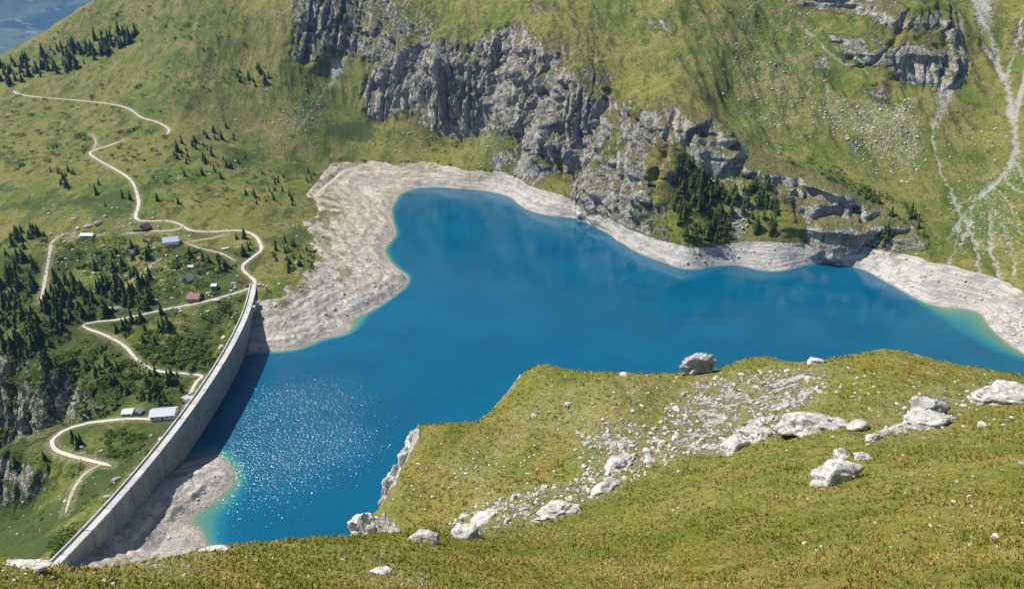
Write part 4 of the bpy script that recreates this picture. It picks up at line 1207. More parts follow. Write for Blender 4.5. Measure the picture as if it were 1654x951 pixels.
def shrub_leaves(seed):
    r = np.random.default_rng(seed)
    n = 170
    lobes = r.normal(0, 0.38, (5, 3)) * [1, 1, 0.3] + [0, 0, 0.35]
    V, Fc = [], []
    for k in range(n):
        d = r.normal(0, 1, 3); d /= np.linalg.norm(d); d[2] = abs(d[2]) * 0.9
        c = lobes[r.integers(5)] + d * r.uniform(0.28, 0.5)
        c[2] = max(c[2], 0.03)
        u = np.cross(d, r.normal(0, 1, 3)); u /= np.linalg.norm(u) + 1e-6
        v = np.cross(d + r.normal(0, .5, 3), u); v /= np.linalg.norm(v) + 1e-6
        s = r.uniform(0.08, 0.17); i = len(V)
        V += [c - u * s, c + v * s * .8, c + u * s, c - v * s * .8]
        Fc += [(i, i + 1, i + 2), (i, i + 2, i + 3)]
    return np.array(V, np.float32), np.array(Fc)

def as_mesh(name, V, Fc, mat):
    me = bpy.data.meshes.new(name)
    arrays_to_mesh(me, V, Fc, False)
    me.materials.append(mat)
    return me
CONES = [conifer_crown(500 + i, s) for i, s in enumerate((0.22, 0.27, 0.19, 0.32, 0.25, 0.21, 0.30, 0.35, 0.24, 0.28))]
crown_meshes = [as_mesh('crown', V, Fc, needle_mat) for V, Fc in CONES]
tb = MB(); tb.tube([(0, 0, -0.08), (0, 0, 0.4), (0, 0, 0.95)], [0.022, 0.016, 0.004], 6)
trunk_o = tb.build('trunk', bark_mat); trunk_mesh = trunk_o.data
bpy.data.objects.remove(trunk_o)
SHR = [shrub_leaves(600 + i) for i in range(5)]
shrub_meshes = [as_mesh('leaves', V, Fc, leaf_mat) for V, Fc in SHR]
tb = MB()
for k in range(5):
    a = k * 1.26; tb.tube([(0, 0, -0.1), (math.cos(a) * .2, math.sin(a) * .2, 0.3), (math.cos(a) * .4, math.sin(a) * .4, 0.5)], [0.03, 0.02, 0.008], 5)
stem_o = tb.build('stem', bark_mat); stem_mesh = stem_o.data
bpy.data.objects.remove(stem_o)

# place, number, mean height, what it stands on
CONIFERS = [
 ([(0,440),(90,455),(150,465),(240,430),(250,490),(160,515),(110,540),(80,565),(0,565)], 210, 11, 'in the dense dark forest at the left below the hamlet'),
 ([(0,385),(60,365),(92,395),(60,440),(0,440)], 34, 9, 'along the stony path at the left of the hamlet'),
 ([(150,500),(250,470),(246,500),(180,512)], 12, 10, 'just above the lower gravel road near its hairpin'),
 ([(178,530),(262,506),(285,522),(250,560),(222,560)], 22, 10, 'between the two arms of the lower gravel road'),
 ([(236,606),(322,612),(300,655),(250,655),(215,642)], 28, 10, 'in the thicket behind the dam keepers building'),
 ([(0,565),(130,572),(200,600),(212,640),(130,618),(0,595)], 44, 8, 'on the brink of the gorge at the left'),
 ([(0,612),(200,642),(150,680),(0,712)], 60, 6.5, 'clinging to the rock wall of the gorge'),
 ([(115,705),(138,700),(140,728),(118,728)], 5, 9, 'in the clump inside the bend of the terrace road'),
 ([(20,742),(112,742),(100,768),(20,774)], 14, 7.5, 'above the small crag in the lower left'),
 ([(300,385),(395,372),(410,400),(380,440),(310,440)], 22, 8, 'among the chalets of the hamlet'),
 ([(120,425),(200,400),(245,400),(250,425),(170,455)], 14, 9, 'on the slope below the white refuge'),
 ([(430,395),(455,385),(500,400),(512,430),(490,455),(455,440)], 24, 7, 'at the rim of the drained lake bed beside the dam end'),
 ([(275,240),(330,215),(370,205),(400,250),(380,290),(300,290)], 46, 9, 'in the grove on the pasture beyond the hamlet'),
 ([(66,270),(110,272),(162,300),(155,322),(100,308)], 18, 7, 'in the copse left of the winding gravel road'),
 ([(388,312),(460,305),(500,332),(480,343),(400,328)], 24, 7, 'beside the pale end of the lake bed'),
 ([(350,112),(445,118),(442,152),(388,140)], 13, 10, 'in the small clump on the open mountainside'),
 ([(420,292),(512,276),(502,300),(430,312)], 14, 6, 'at the upper end of the lake bed'),
 ([(1080,285),(1108,262),(1168,300),(1192,322),(1172,390),(1112,394),(1092,352)], 120, 12, 'in the dense stand on the cliffs across the lake'),
 ([(1190,312),(1240,285),(1262,340),(1246,382),(1198,375)], 55, 11, 'at the right of the stand across the lake'),
 ([(1370,290),(1482,350),(1502,392),(1442,352),(1380,322)], 22, 8, 'along the rocky ridge across the lake'),
 ([(1380,375),(1432,380),(1432,400),(1386,396)], 9, 11, 'at the foot of the rocky ridge by the bleached shore'),
 ([(0,108),(60,90),(160,55),(232,52),(192,85),(100,125),(0,146)], 120, 13, 'in the far forest below the mountain ridge'),
 ([(180,300),(290,330),(280,350),(160,340)], 8, 8, 'scattered on the pasture beside the winding road')]
SHRUBS = [
 ([(215,560),(300,540),(345,562),(330,600),(262,596)], 62, 3.2, 'green shrub in the dense thicket above the lower road bend', 'bushes filling the hollow above the lower road'),
 ([(300,405),(385,410),(378,440),(318,442)], 30, 2.6, 'leafy green bush growing between the chalets of the hamlet', 'bushes between the chalets'),
 ([(120,430),(200,402),(244,402),(250,422),(180,452)], 34, 2.8, 'green bush on the slope below the white refuge', 'bushes below the refuge'),
 ([(165,700),(190,690),(245,700),(240,740),(180,740)], 34, 2.3, 'low dark bush on the grassy terrace behind the dam', 'bushes on the terrace behind the dam'),
 ([(85,890),(95,870),(122,862),(120,878),(95,898)], 7, 3.4, 'bright green bush crowding the downstream side of the near dam end', 'bushes at the near dam end'),
 ([(325,480),(400,480),(390,520),(340,505)], 20, 2.6, 'green bush on the bank just behind the far dam end', 'bushes behind the far dam end'),
 ([(432,400),(512,392),(512,440),(470,455)], 24, 2.2, 'round bush at the rim of the drained lake bed', 'bushes at the lake bed rim'),
 ([(200,570),(245,600),(310,615),(220,650),(205,620)], 26, 3.4, 'pale green bush under the lower road above the gorge', 'bushes above the gorge'),
 ([(105,800),(130,790),(125,830),(105,840)], 6, 2.2, 'dark bush beside the narrow path behind the dam', 'bushes beside the narrow path'),
 ([(540,263),(700,265),(860,295),(1010,362),(1000,352),(860,287),(700,258),(540,257)], 26, 1.9, 'tiny bush along the top of the bleached far shore', 'bushes along the far shore')]

CONI, SHRB = [], []
for poly, n, hgt, where in CONIFERS:
    q = rand_in(poly, n, rng)
    Hq = hit(q[:, 0], q[:, 1]); zq = ground_h(Hq[:, 0], Hq[:, 1]); rq = masks(Hq[:, 0], Hq[:, 1])['road']
    for (x_, y_, _), z_, r1 in zip(Hq, zq, rq):
        if y_ < 505 and float(dam_x(y_)) - 16 < x_ < float(dam_x(y_)) + 8: continue
        if r1 > 0.05: continue
        s = 0.84 * hgt * float(np.clip(rng.normal(1, 0.32), 0.4, 1.6))
        CONI.append((s / math.dist((x_, y_, z_), (0, 0, CAM_H)), (x_, y_, z_), s, where))
CONI.sort(key=lambda c: -c[0])
for k, (_, p_, s, where) in enumerate(CONI[:300]):
    root = empty('conifer_tree', p_, rng.uniform(0, 6.28))
    root.scale = (s * rng.uniform(.9, 1.15),) * 2 + (s,)
    tag(root, 'dark green conifer ' + where, 'tree', 'conifers ' + where)
    for nm, me_ in (('crown', crown_meshes[rng.integers(10)]), ('trunk', trunk_mesh)):
        c = bpy.data.objects.new(nm, me_); COL.objects.link(c); c.parent = root
cos, fs, off = [], [], 0
for _, p_, s, where in CONI[300:]:
    V, Fc = CONES[rng.integers(10)]
    a = rng.uniform(0, 6.28); ca, sa = math.cos(a), math.sin(a); sx = s * rng.uniform(.9, 1.15)
    cos.append(np.stack([(V[:, 0] * ca - V[:, 1] * sa) * sx, (V[:, 0] * sa + V[:, 1] * ca) * sx, V[:, 2] * s], 1) + np.array(p_))
    fs.append(Fc + off); off += len(V)
me = bpy.data.meshes.new('forest')
arrays_to_mesh(me, np.concatenate(cos), np.concatenate(fs), False)
o = new_object('forest', me, needle_mat); o['kind'] = 'stuff'

for poly, n, hgt, label, group in SHRUBS:
    q = rand_in(poly, n, rng)
    Hq = hit(q[:, 0], q[:, 1]); zq = ground_h(Hq[:, 0], Hq[:, 1]); rq = masks(Hq[:, 0], Hq[:, 1])['road']
    for (x_, y_, _), z_, r1 in zip(Hq, zq, rq):
        if y_ < 505 and float(dam_x(y_)) - 9 < x_ < float(dam_x(y_)) + 6: continue
        if r1 > 0.05: continue
        s = hgt * float(np.clip(rng.normal(1, 0.25), 0.5, 1.6))
        root = empty('bush', (x_, y_, z_ - 0.05), rng.uniform(0, 6.28))
        root.scale = (s * rng.uniform(.9, 1.4), s * rng.uniform(.9, 1.3), s * rng.uniform(.7, 1))
        tag(root, label, 'bush', group)
        for nm, me_ in (('leaves', shrub_meshes[rng.integers(5)]), ('stem', stem_mesh)):
            c = bpy.data.objects.new(nm, me_); COL.objects.link(c); c.parent = root

# low scrub that nobody could count: one mass
SCRUB = [([(0,380),(260,380),(400,470),(380,560),(300,660),(0,600)], 560, 1.9), ([(0,150),(260,170),(270,250),(60,290),(0,260)], 260, 1.6), ([(190,260),(420,240),(500,300),(400,340),(240,340)], 160, 1.2),
 ([(0,600),(200,640),(180,670),(0,720)], 220, 2.0), ([(0,740),(240,740),(120,880),(0,860)], 90, 1.1), ([(1225,290),(1500,390),(1430,400),(1300,390)], 90, 1.5), ([(1060,260),(1190,300),(1180,390),(1070,385)], 120, 1.6),
 ([(690,185),(760,200),(740,250),(690,245)], 60, 1.6), ([(1240,250),(1500,360),(1480,340),(1260,235)], 60, 1.4), ([(930,300),(1060,330),(1060,380),(960,335)], 40, 1.3), ([(300,40),(470,20),(600,220),(440,240)], 70, 1.0),
 ([(0,60),(140,0),(420,20),(380,160),(100,160)], 200, 1.5)]
cos, fs, off = [], [], 0
for poly, n, hgt in SCRUB:
    q = rand_in(poly, n, rng)
    Hq = hit(q[:, 0], q[:, 1]); zq = ground_h(Hq[:, 0], Hq[:, 1]); rdq = masks(Hq[:, 0], Hq[:, 1])['road']
    for (x_, y_, _), z_, rd_ in zip(Hq, zq, rdq):
        if rd_ > .02 or (y_ < 505 and float(dam_x(y_)) - 8 < x_ < float(dam_x(y_)) + 6): continue
        V, Fc = SHR[rng.integers(5)]
        V, Fc = V.reshape(-1, 4, 3)[::3].reshape(-1, 3), None
        s = 1.5 * hgt * math.exp(rng.normal(0, .4)); a = rng.uniform(0, 6.28); ca, sa = math.cos(a), math.sin(a)
        k = np.arange(0, len(V), 4)[:, None]
        cos.append(np.stack([(V[:, 0] * ca - V[:, 1] * sa) * s * 1.4, (V[:, 0] * sa + V[:, 1] * ca) * s * 1.4, V[:, 2] * s * .8], 1) * 1.0 + np.array([x_, y_, z_ - .05]))
        fs.append(np.concatenate([k + [0, 1, 2], k + [0, 2, 3]]) + off); off += len(V)
me = bpy.data.meshes.new('scrub')
arrays_to_mesh(me, np.concatenate(cos), np.concatenate(fs), False)
o = new_object('scrub', me, leaf_mat); o['kind'] = 'stuff'

# ------------------------------------------------------------------ buildings
stone_wall = flat_mat('rubble_wall', (0.30, 0.285, 0.26), (0.17, 0.165, 0.155), 0.95, 1.2)
white_wall = flat_mat('white_plaster', (0.74, 0.72, 0.68), (0.62, 0.60, 0.56), 0.9, 0.6)
wood_wall = flat_mat('dark_timber', (0.10, 0.065, 0.045), (0.06, 0.04, 0.03), 0.85, 1.4)
blue_roof = ribbed_mat('pale_blue_sheet_roof', (0.46, 0.53, 0.60), (0.38, 0.45, 0.53), 0.9)
steel_roof = ribbed_mat('blue_grey_sheet_roof', (0.36, 0.40, 0.47), (0.44, 0.47, 0.53), 1.0)
red_roof = flat_mat('rusty_red_roof', (0.26, 0.115, 0.095), (0.36, 0.20, 0.17), 0.85, 1.3)
maroon_roof = flat_mat('maroon_roof', (0.17, 0.09, 0.10), (0.12, 0.065, 0.075), 0.8, 1.0)
slate_roof = flat_mat('grey_slate_roof', (0.28, 0.29, 0.31), (0.20, 0.21, 0.23), 0.75, 1.6)
pale_roof = ribbed_mat('pale_grey_sheet_roof', (0.58, 0.57, 0.54), (0.48, 0.47, 0.45), 1.1)
glass_mat = NT('window_glass'); glass_mat = glass_mat.bsdf((0.02, 0.025, 0.03), 0.08, None, 0.5)
frame_mat = flat_mat('window_frame', (0.55, 0.5, 0.42), None, 0.7)
door_mat = flat_mat('timber_door', (0.18, 0.10, 0.06), (0.12, 0.07, 0.04), 0.8)

def stand(px, py, sx=3.0):
    q = hit(px, py)[0]
    zs = [float(ground_h(q[0] + a, q[1] + b)[0]) for a in (-sx, 0, sx) for b in (-sx, 0, sx)]
    return Vector((q[0], q[1], min(zs) * 0.55 + float(np.mean(zs)) * 0.45))

def gable(name, label, cat, px, py, L, W, hw, hr, deg, wall, roof, wins=((-.3, -1), (.3, -1)), door=(0.0, -1), chimney=None, over=0.45, found=1.6, roof_far=None):
    """ridge along local x; side -1 faces the viewer"""
    root = empty(name, stand(px, py, L * .3), math.radians(deg))
    tag(root, label, cat)
    hx, hy = L / 2, W / 2
    b = MB()
    b.poly([(-hx, -hy, -found), (hx, -hy, -found), (hx, hy, -found), (-hx, hy, -found), (-hx, -hy, hw), (hx, -hy, hw), (hx, hy, hw), (-hx, hy, hw), (-hx, 0, hw + hr), (hx, 0, hw + hr)],
           [(0, 1, 5, 4), (2, 3, 7, 6), (1, 2, 6, 9, 5), (3, 0, 4, 8, 7), (3, 2, 1, 0), (4, 5, 9, 8), (6, 7, 8, 9)])
    b.build('wall', wall, root)
    k = hr / hy
    b = MB()
    ex, ey, th = hx + over, hy + over, 0.16
    z0 = hw - over * k + 0.03
    for s, mi in ((-1, 0), (1, 1 if roof_far else 0)):
        b.poly([(-ex, s * ey, z0), (ex, s * ey, z0), (ex, 0, hw + hr + 0.03), (-ex, 0, hw + hr + 0.03), (-ex, s * ey, z0 + th), (ex, s * ey, z0 + th), (ex, 0, hw + hr + .03 + th), (-ex, 0, hw + hr + .03 + th)],
               [(0, 1, 2, 3), (4, 5, 6, 7), (0, 1, 5, 4), (1, 2, 6, 5), (3, 0, 4, 7)], mi)
    rf = b.build('roof', [roof, roof_far] if roof_far else roof, root)
    if chimney is not None:
        MB().box((chimney * L, hy * .35, hw + hr * .75 + .5), (0.7, 0.7, 1.5)).box((chimney * L, hy * .35, hw + hr * .75 + 1.3), (0.9, 0.9, 0.14)).build('chimney', stone_wall, rf)
    for fx, s in wins:
        w = MB().box((fx * L, s * (hy + .02), hw * .55), (1.1, 0.12, 1.1)).build('window', frame_mat, root)
        MB().box((fx * L, s * (hy + .075), hw * .55), (0.86, 0.04, 0.86)).build('pane', glass_mat, w)
    if door is not None:
        fx, s = door
        d = MB().box((fx * L, s * (hy + .025), 1.0), (1.0, 0.1, 2.0)).build('door', door_mat, root)
        MB().box((fx * L + .35, s * (hy + .095), 1.0), (0.08, 0.06, 0.2)).build('handle', dark_mat, d)
    return root

ref = gable('refuge', 'white refuge with a pale blue metal roof and dark shaded veranda above the hamlet', 'house', 277, 393, 11.5, 8, 3.6, 2.8, 22, white_wall, blue_roof,
            ((-.35, -1), (.1, -1), (.36, -1)), (-.12, -1), 0.25, 0.5, 1.8)
dbm = flat_mat('veranda_shade_blue', (0.07, 0.10, 0.17), (0.05, 0.075, 0.13), 0.5)
MB().box((0.6, -5.3, 2.75), (9.0, 2.4, 0.14), 0, 0, 1, 0.28).build('veranda_shade', dbm, ref)  # dark blue slab standing in for the shade of the veranda under the eave
b = MB().box((3.2, -6.2, 0.0), (5.5, 3.0, 0.3))
for fx in (0.8, 5.6):
    b.box((fx, -7.5, 0.7), (0.12, 0.12, 1.2))
b.box((3.2, -7.5, 1.25), (5.0, 0.1, 0.12)).build('terrace', flat_mat('terrace_boards', (0.34, 0.17, 0.10), (0.26, 0.13, 0.08)), ref)
gable('chalet', 'chalet with a big rusty red roof right above the lower gravel road', 'house', 315, 482, 8.6, 7.4, 2.2, 2.6, -3, stone_wall, red_roof, ((-.3, -1), (.3, -1)), (0, -1), None, 0.5)
gable('hut', 'tiny grey hut with a white roof standing alone in the meadow', 'hut', 347, 465, 3.7, 4.4, 3.2, 0.9, 2, flat_mat('grey_boards', (0.17, 0.17, 0.18), (0.12, 0.12, 0.125), 0.9), pale_roof, ((.25, -1),), (-.15, -1), None, 0.35)
gable('chalet', 'stone chalet with a steep grey slate roof above the red roofed one', 'house', 305, 454, 6.0, 6.0, 2.4, 3.0, 68, stone_wall, slate_roof, ((-.25, -1),), (.2, -1), None, 0.4, 1.6, pale_roof)
gable('chalet', 'dark timber chalet with a maroon roof beside the bend of the main road', 'house', 236, 370, 6.5, 6.0, 2.6, 2.8, 62, wood_wall, maroon_roof, ((-.2, -1),), (.2, -1), None, 0.4)
gable('shed', 'long low dark shed leaning against the maroon roofed chalet', 'shed', 224, 372, 7.5, 3.4, 1.7, 0.8, 4, wood_wall, flat_mat('mossy_roof', (0.10, 0.10, 0.075), (0.07, 0.075, 0.05)), (), (0.1, -1))
gable('barn', 'long narrow barn with a pale ribbed roof near the start of the stony path', 'barn', 142, 382, 10.5, 4.6, 2.0, 1.3, -2, white_wall, pale_roof, ((-.32, -1), (-.1, -1), (.32, -1)), (0.12, -1), None, 0.3)
gable('house', 'pale gabled hut half hidden in trees below the white refuge', 'hut', 217, 410, 5.0, 4.5, 2.2, 1.8, 40, white_wall, slate_roof, ((.2, -1),), (-.2, -1))
keep_ = gable('keeper_house', 'dam keepers building with a wide blue grey metal roof behind the dam', 'building', 266, 672, 13.5, 8.6, 3.2, 1.7, 9, white_wall, steel_roof, ((-.38, -1), (-.2, -1), (.2, -1), (.4, -1)), (0, -1), None, 0.6)
b = MB()
for fx in (-3.5, 0.0, 3.5):
    b.tube([(fx, 4.0, 4.0), (fx, 4.0, 6.2)], 0.06, 6)
b.tube([(-4.5, 4.0, 6.0), (4.5, 4.0, 6.0)], 0.05, 6).build('aerial', dark_mat, keep_)
gable('shed', 'small shed with a pale ribbed roof at the left of the dam keepers building', 'shed', 208, 667, 6.0, 5.6, 2.2, 1.2, 5, white_wall, pale_roof, ((-.25, -1),), (.2, -1), None, 0.3)
gable('shed', 'dark stone shed between the pale shed and the dam keepers building', 'shed', 225, 667, 4.2, 4.2, 2.0, 1.5, 80, stone_wall, slate_roof, (), (0.1, -1), None, 0.3)

def ruin(name, label, px, py, L, W, h, deg, roofed=None):
    root = empty(name, stand(px, py, 2), math.radians(deg)); tag(root, label, 'ruin')
    r = random.Random(int(px))
    b = MB()
    for (cx, cy, sx, sy) in ((0, -W / 2, L, .5), (0, W / 2, L, .5), (-L / 2, 0, .5, W - .55), (L / 2, 0, .5, W - .55)):
        n = max(2, int(max(sx, sy) / 1.2))
        for k in range(n):
            f = (k + .5) / n - .5; hh = h * r.uniform(.45, 1.0)
            b.box((cx + (f * sx if sx > sy else 0), cy + (f * sy if sy > sx else 0), hh / 2 - .5), ((sx / n - .01) if sx > sy else sx, (sy / n - .01) if sy > sx else sy, hh + 1))
    b.build('wall', white_wall if roofed is None else stone_wall, root)
    if roofed:
        MB().box((-L * .15, 0, h * .95), (L * .62, W * .9, .18), 0, 0, 1, 0.12).build('roof', roofed, root)
    return root
ruin('ruin', 'roofless white walls of a long low ruin left of the long barn', 112, 379, 11.0, 3.4, 1.7, 3)
ruin('ruin', 'ruin with a bleached flat roof just above the grey slate chalet', 311, 432, 7.0, 4.2, 1.8, 18, pale_roof)
ruin('ruin', 'ruin with a reddish broken roof, uppermost of the ruins by the foot path', 325, 420, 6.0, 4.0, 1.8, 2, red_roof)

# small tower, tent, pole, pillar at the dam end, container, spillway at the dam foot
root = empty('transformer_tower', stand(233, 389, 1), 0.2); tag(root, 'small white tower with a blue cap left of the white refuge', 'tower')
MB().box((0, 0, 1.8), (1.9, 1.9, 5.0), 0, 0, 0.92).build('wall', white_wall, root)
MB().box((0, 0, 4.75), (2.2, 2.2, 0.9), 0, 0, 0.35).build('roof', flat_mat('blue_cap', (0.12, 0.22, 0.38), (0.09, 0.17, 0.30)), root)
MB().box((0.1, -1.0, 0.95), (0.9, 0.08, 1.9)).build('door', dark_mat, root)
root = empty('tent', stand(267, 405, 1), 0.3); tag(root, 'orange ridge tent pitched on the stones below the white refuge', 'tent')
MB().poly([(-2, -1.2, 0), (2, -1.2, 0), (2, 1.2, 0), (-2, 1.2, 0), (-1.7, 0, 1.5), (1.7, 0, 1.5)], [(0, 1, 5, 4), (2, 3, 4, 5), (1, 2, 5), (3, 0, 4)]).build('canvas', flat_mat('orange_canvas', (0.75, 0.26, 0.03), (0.6, 0.2, 0.03)), root)
MB().tube([(-1.72, 0, 0), (-1.72, 0, 1.65)], .04, 6).tube([(1.72, 0, 0), (1.72, 0, 1.65)], .04, 6).build('pole', dark_mat, root)
root = empty('utility_pole', stand(324, 548, 1), 0.5); tag(root, 'tall timber utility pole with a cross arm on the meadow behind the dam', 'utility pole')
MB().tube([(0, 0, -.5), (0, 0, 9)], [.16, .11], 8).build('pole', bark_mat, root)
MB().box((0, 0, 8.4), (2.6, .14, .16)).build('crossarm', bark_mat, root)
for fx in (-1.1, 0, 1.1):
    MB().tube([(fx, 0, 8.49), (fx, 0, 8.85)], [.07, .05], 8).build('insulator', white_wall, root)
MB().box((0, 0, .15), (1.8, 1.8, .5)).build('footing', white_wall, root)
q = stand(431.5, 470, .5)
root = empty('gate_pillar', q, 0.1); tag(root, 'pale concrete pillar standing alone beside the far dam end', 'pillar')
MB().box((0, 0, 1.8), (1.1, 1.1, 4.4)).build('shaft', crest_mat, root); MB().box((0, 0, 4.1), (1.4, 1.4, .22)).build('cap', crest_mat, root)
q = stand(268, 713, 1.5)
root = empty('container', q, 0.55); tag(root, 'plain white cabin half hidden behind the middle of the dam crest', 'cabin')
MB().box((0, 0, 1.2), (6.0, 4.4, 2.8)).build('wall', white_wall, root)
MB().box((0, 0, 2.72), (6.3, 4.7, .2)).build('roof', flat_mat('white_sheet', (0.78, 0.78, 0.78), (0.7, 0.7, 0.7), 0.5), root)
MB().box((-1.2, -2.24, 1.3), (1.4, .08, .9)).build('window', glass_mat, root)
root = empty('spillway', stand(313, 645, 2), 0.95); tag(root, 'white concrete spillway steps at the downstream foot of the dam', 'spillway')
b = MB()
for k in range(5):
    b.box((k * 2.2 - 5, 0, 2.6 - k * .75), (2.19, 5.0, 2.6))
b.build('steps', crest_mat, root)
MB().box((0, 2.8, 1.6), (13, .5, 3.6)).build('side_wall', crest_mat, root); MB().box((0, -2.8, 1.6), (13, .5, 3.6)).build('side_wall', crest_mat, root)

# stone banks near the hamlet
B2 = lambda *a, **k: boulder(*a, hf=ground_h, **k)
B2('pale rock at the lower left end of the rocky rib above the long barn', 126, 370, 4.5, 2.2, 3, white_rock, 91, 0.3)
B2('middle rock of the rocky rib above the long barn', 142, 366, 8.0, 2.6, 3, white_rock, 93, 0.3, 0.3)
B2('whitest and highest rock of the rocky rib above the long barn', 159, 362, 6.0, 3.2, 4, white_rock, 95, 0.3)
B2('white rock heap inside the bend of the main road near the refuge path', 365, 402, 6.0, 1.8, 3.5, white_rock, 97, 0.35)
B2('grey overhanging rock ledge above the lower road by the forest edge', 185, 500, 12, 3.0, 5, grey_rock, 99, 0.3, 0.1)
B2('white rock beside the sandy bank behind the far dam end', 361, 546, 4, 1.8, 3, white_rock, 103, 0.3)
B2('pale rock against the downstream side of the dam above the thicket', 358, 561, 4.5, 2.0, 3, white_rock, 105, 0.3)
B2('dark split boulder on the bare patch of the lower terrace', 187, 775, 4.2, 2.0, 2.5, grey_rock, 107, 0.3)
B2('grey boulder in the meadow nearest the dam below the bare patch', 173, 804, 3.4, 1.8, 2.5, grey_rock, 109, 0.3)
B2('round white stone on the terrace left of the white cabin', 244, 705, 1.9, 1.5, 1.6, white_rock, 111, 0.25)

# ------------------------------------------------------------------ vehicles
def paint(name, c):
    t = NT(name)
    return t.bsdf(t.mix(t.noise(t.obj(), 0.6, 3), c, tuple(0.85 * v for v in c)), 0.3, None, 0.5, Coat_Weight=0.6)
tyre_mat = flat_mat('tyre_rubber', (0.02, 0.02, 0.02), None, 0.9)
lamp_mat = NT('lamp_glass'); lamp_mat = lamp_mat.bsdf((0.75, 0.75, 0.72), 0.1, None, 0.5)
rear_mat = NT('rear_lamp'); rear_mat = rear_mat.bsdf((0.45, 0.02, 0.02), 0.2, None, 0.5)
def vehicle(name, label, cat, px, py, deg, mat, L=4.3, W=1.75, Hh=1.5, van=False, z=None):
    q = stand(px, py, .8)
    root = empty(name, q + Vector((0, 0, 0.1)), math.radians(deg)); tag(root, label, cat)
    # side outline, nose at +x
    if van:
        low = [(-.5, .35), (-.5, .62), (.30, .62), (.44, .52), (.5, .42), (.5, .28)]
        cab = [(-.49, .62), (-.48, 1.0), (.20, 1.0), (.34, .62)]
    else:
        low = [(-.5, .34), (-.49, .64), (-.2, .66), (.22, .66), (.46, .56), (.5, .42), (.49, .26)]
        cab = [(-.46, .65), (-.36, 1.0), (.06, 1.0), (.24, .65)]
    def prism(pts, w0, w1, zc):
        b = MB(); n = len(pts); V = []
        for s in (-1, 1):
            for x, zz_ in pts:
                w = w0 + (w1 - w0) * max(0, (zz_ - zc) / (1 - zc))
                V.append((x * L, s * w * W / 2, zz_ * Hh))
        b.poly(V, [tuple(range(n))[::-1], tuple(range(n, 2 * n))] + [(k, (k + 1) % n, n + (k + 1) % n, n + k) for k in range(n)])
        return b
    prism(low + [(.49, .2), (-.49, .2)], 1.0, 1.0, .5).build('body', mat, root, 0.05)
    prism(cab, 0.94, 0.80, .65).build('cabin', glass_mat, root, 0.03)
    x0, x1 = (cab[1][0] * L, cab[2][0] * L)
    MB().box(((x0 + x1) / 2, 0, Hh * 1.0 + .02), (x1 - x0, W * .80, .06)).build('roof', mat, root)
    if van:
        MB().box(((-.49 - .05) / 2 * L * 1.0, 0, .80 * Hh), (.43 * L, W * .97, .36 * Hh)).build('side_panel', mat, root)
    for sx in (-.31, .31):
        for sy in (-1, 1):
            w = MB().tube([(sx * L, sy * (W / 2 - .2), .32), (sx * L, sy * (W / 2 + .02), .32)], .32, 14).build('wheel', tyre_mat, root)
            MB().tube([(sx * L, sy * (W / 2 + .021), .32), (sx * L, sy * (W / 2 + .04), .32)], .19, 10).build('rim', pale_roof, w)
    for sy in (-1, 1):
        MB().box((.495 * L, sy * W * .36, .46 * Hh), (.08, .32, .14)).build('headlight', lamp_mat, root)
        MB().box((-.50 * L, sy * W * .38, .52 * Hh), (.06, .26, .16)).build('tail_light', rear_mat, root)
    return root
vehicle('parked_car', 'white car parked across the far end of the dam', 'car', 421, 462, 3, paint('white_paint', (0.75, 0.75, 0.75)), 4.8)
vehicle('parked_car', 'dark grey car parked at the fork of the lower road by the dam', 'car', 402, 463, 12, paint('dark_paint', (0.08, 0.09, 0.10)), 4.3)
vehicle('parked_car', 'red car parked on the grass left of the dam fork', 'car', 389, 457, -30, paint('red_paint', (0.45, 0.03, 0.025)), 3.9)
vehicle('van', 'white van parked at the right corner of the dam keepers building', 'van', 287, 672, 30, paint('van_white', (0.78, 0.78, 0.78)), 5.4, 2.0, 2.2, True)
vehicle('parked_car', 'silver car parked in front of the dam keepers building', 'car', 277, 675, 8, paint('silver_paint', (0.5, 0.52, 0.54)), 4.4)
# small orange digger by the keeper building
root = empty('digger', stand(267, 675, .8) + Vector((0, 0, .05)), 0.4); tag(root, 'small orange red digger by the door of the dam keepers building', 'digger')
om = paint('orange_paint', (0.62, 0.08, 0.02))
for sy in (-.7, .7):
    MB().box((0, sy, .35), (2.2, .4, .7)).build('track', tyre_mat, root, 0.12)
MB().box((-.2, 0, 1.05), (1.7, 1.5, .7)).build('body', om, root, 0.06)
MB().box((-.1, .25, 1.9), (1.0, .8, 1.0)).build('cab', glass_mat, root, 0.05)
MB().tube([(.6, -.3, 1.2), (1.5, -.3, 2.5), (2.4, -.3, 1.8)], .14, 6).build('arm', om, root)
MB().box((2.5, -.3, 1.4), (.5, .6, .7), 0, 0, .8).build('bucket', dark_mat, root)

# ------------------------------------------------------------------ the far valley
fa2 = np.radians(np.linspace(-70, 25, 420)); fr2 = np.exp(np.linspace(math.log(2100), math.log(14500), 330))
VX, VY = np.sin(fa2)[None] * fr2[:, None], np.cos(fa2)[None] * fr2[:, None]
VD = np.hypot(VX, VY)
VZ = -720 + 1250 * smooth(4500, 14000, VD) + 190 * fbm(VX, VY, 2600, 5, 301, ridged=True) * smooth(3500, 6500, VD) + 50 * fbm(VX, VY, 500, 4, 303)
VZ = np.minimum(VZ, 900)
t = NT('far_valley')
P = t.pos()
wood = t.noise(P, 0.0016, 6, 0.65)
c = t.mix(t.ss(wood, 0.45, 0.55), (0.075, 0.095, 0.035), (0.014, 0.03, 0.014))
c = t.mix(t.ss(t.noise(P, 0.006, 4, 0.7), 0.58, 0.66, 0, 0.8), c, (0.22, 0.22, 0.18))
me = grid_mesh('valley', VX, VY, VZ)
o = new_object('valley', me, t.bsdf(c, 0.95)); o['kind'] = 'structure'
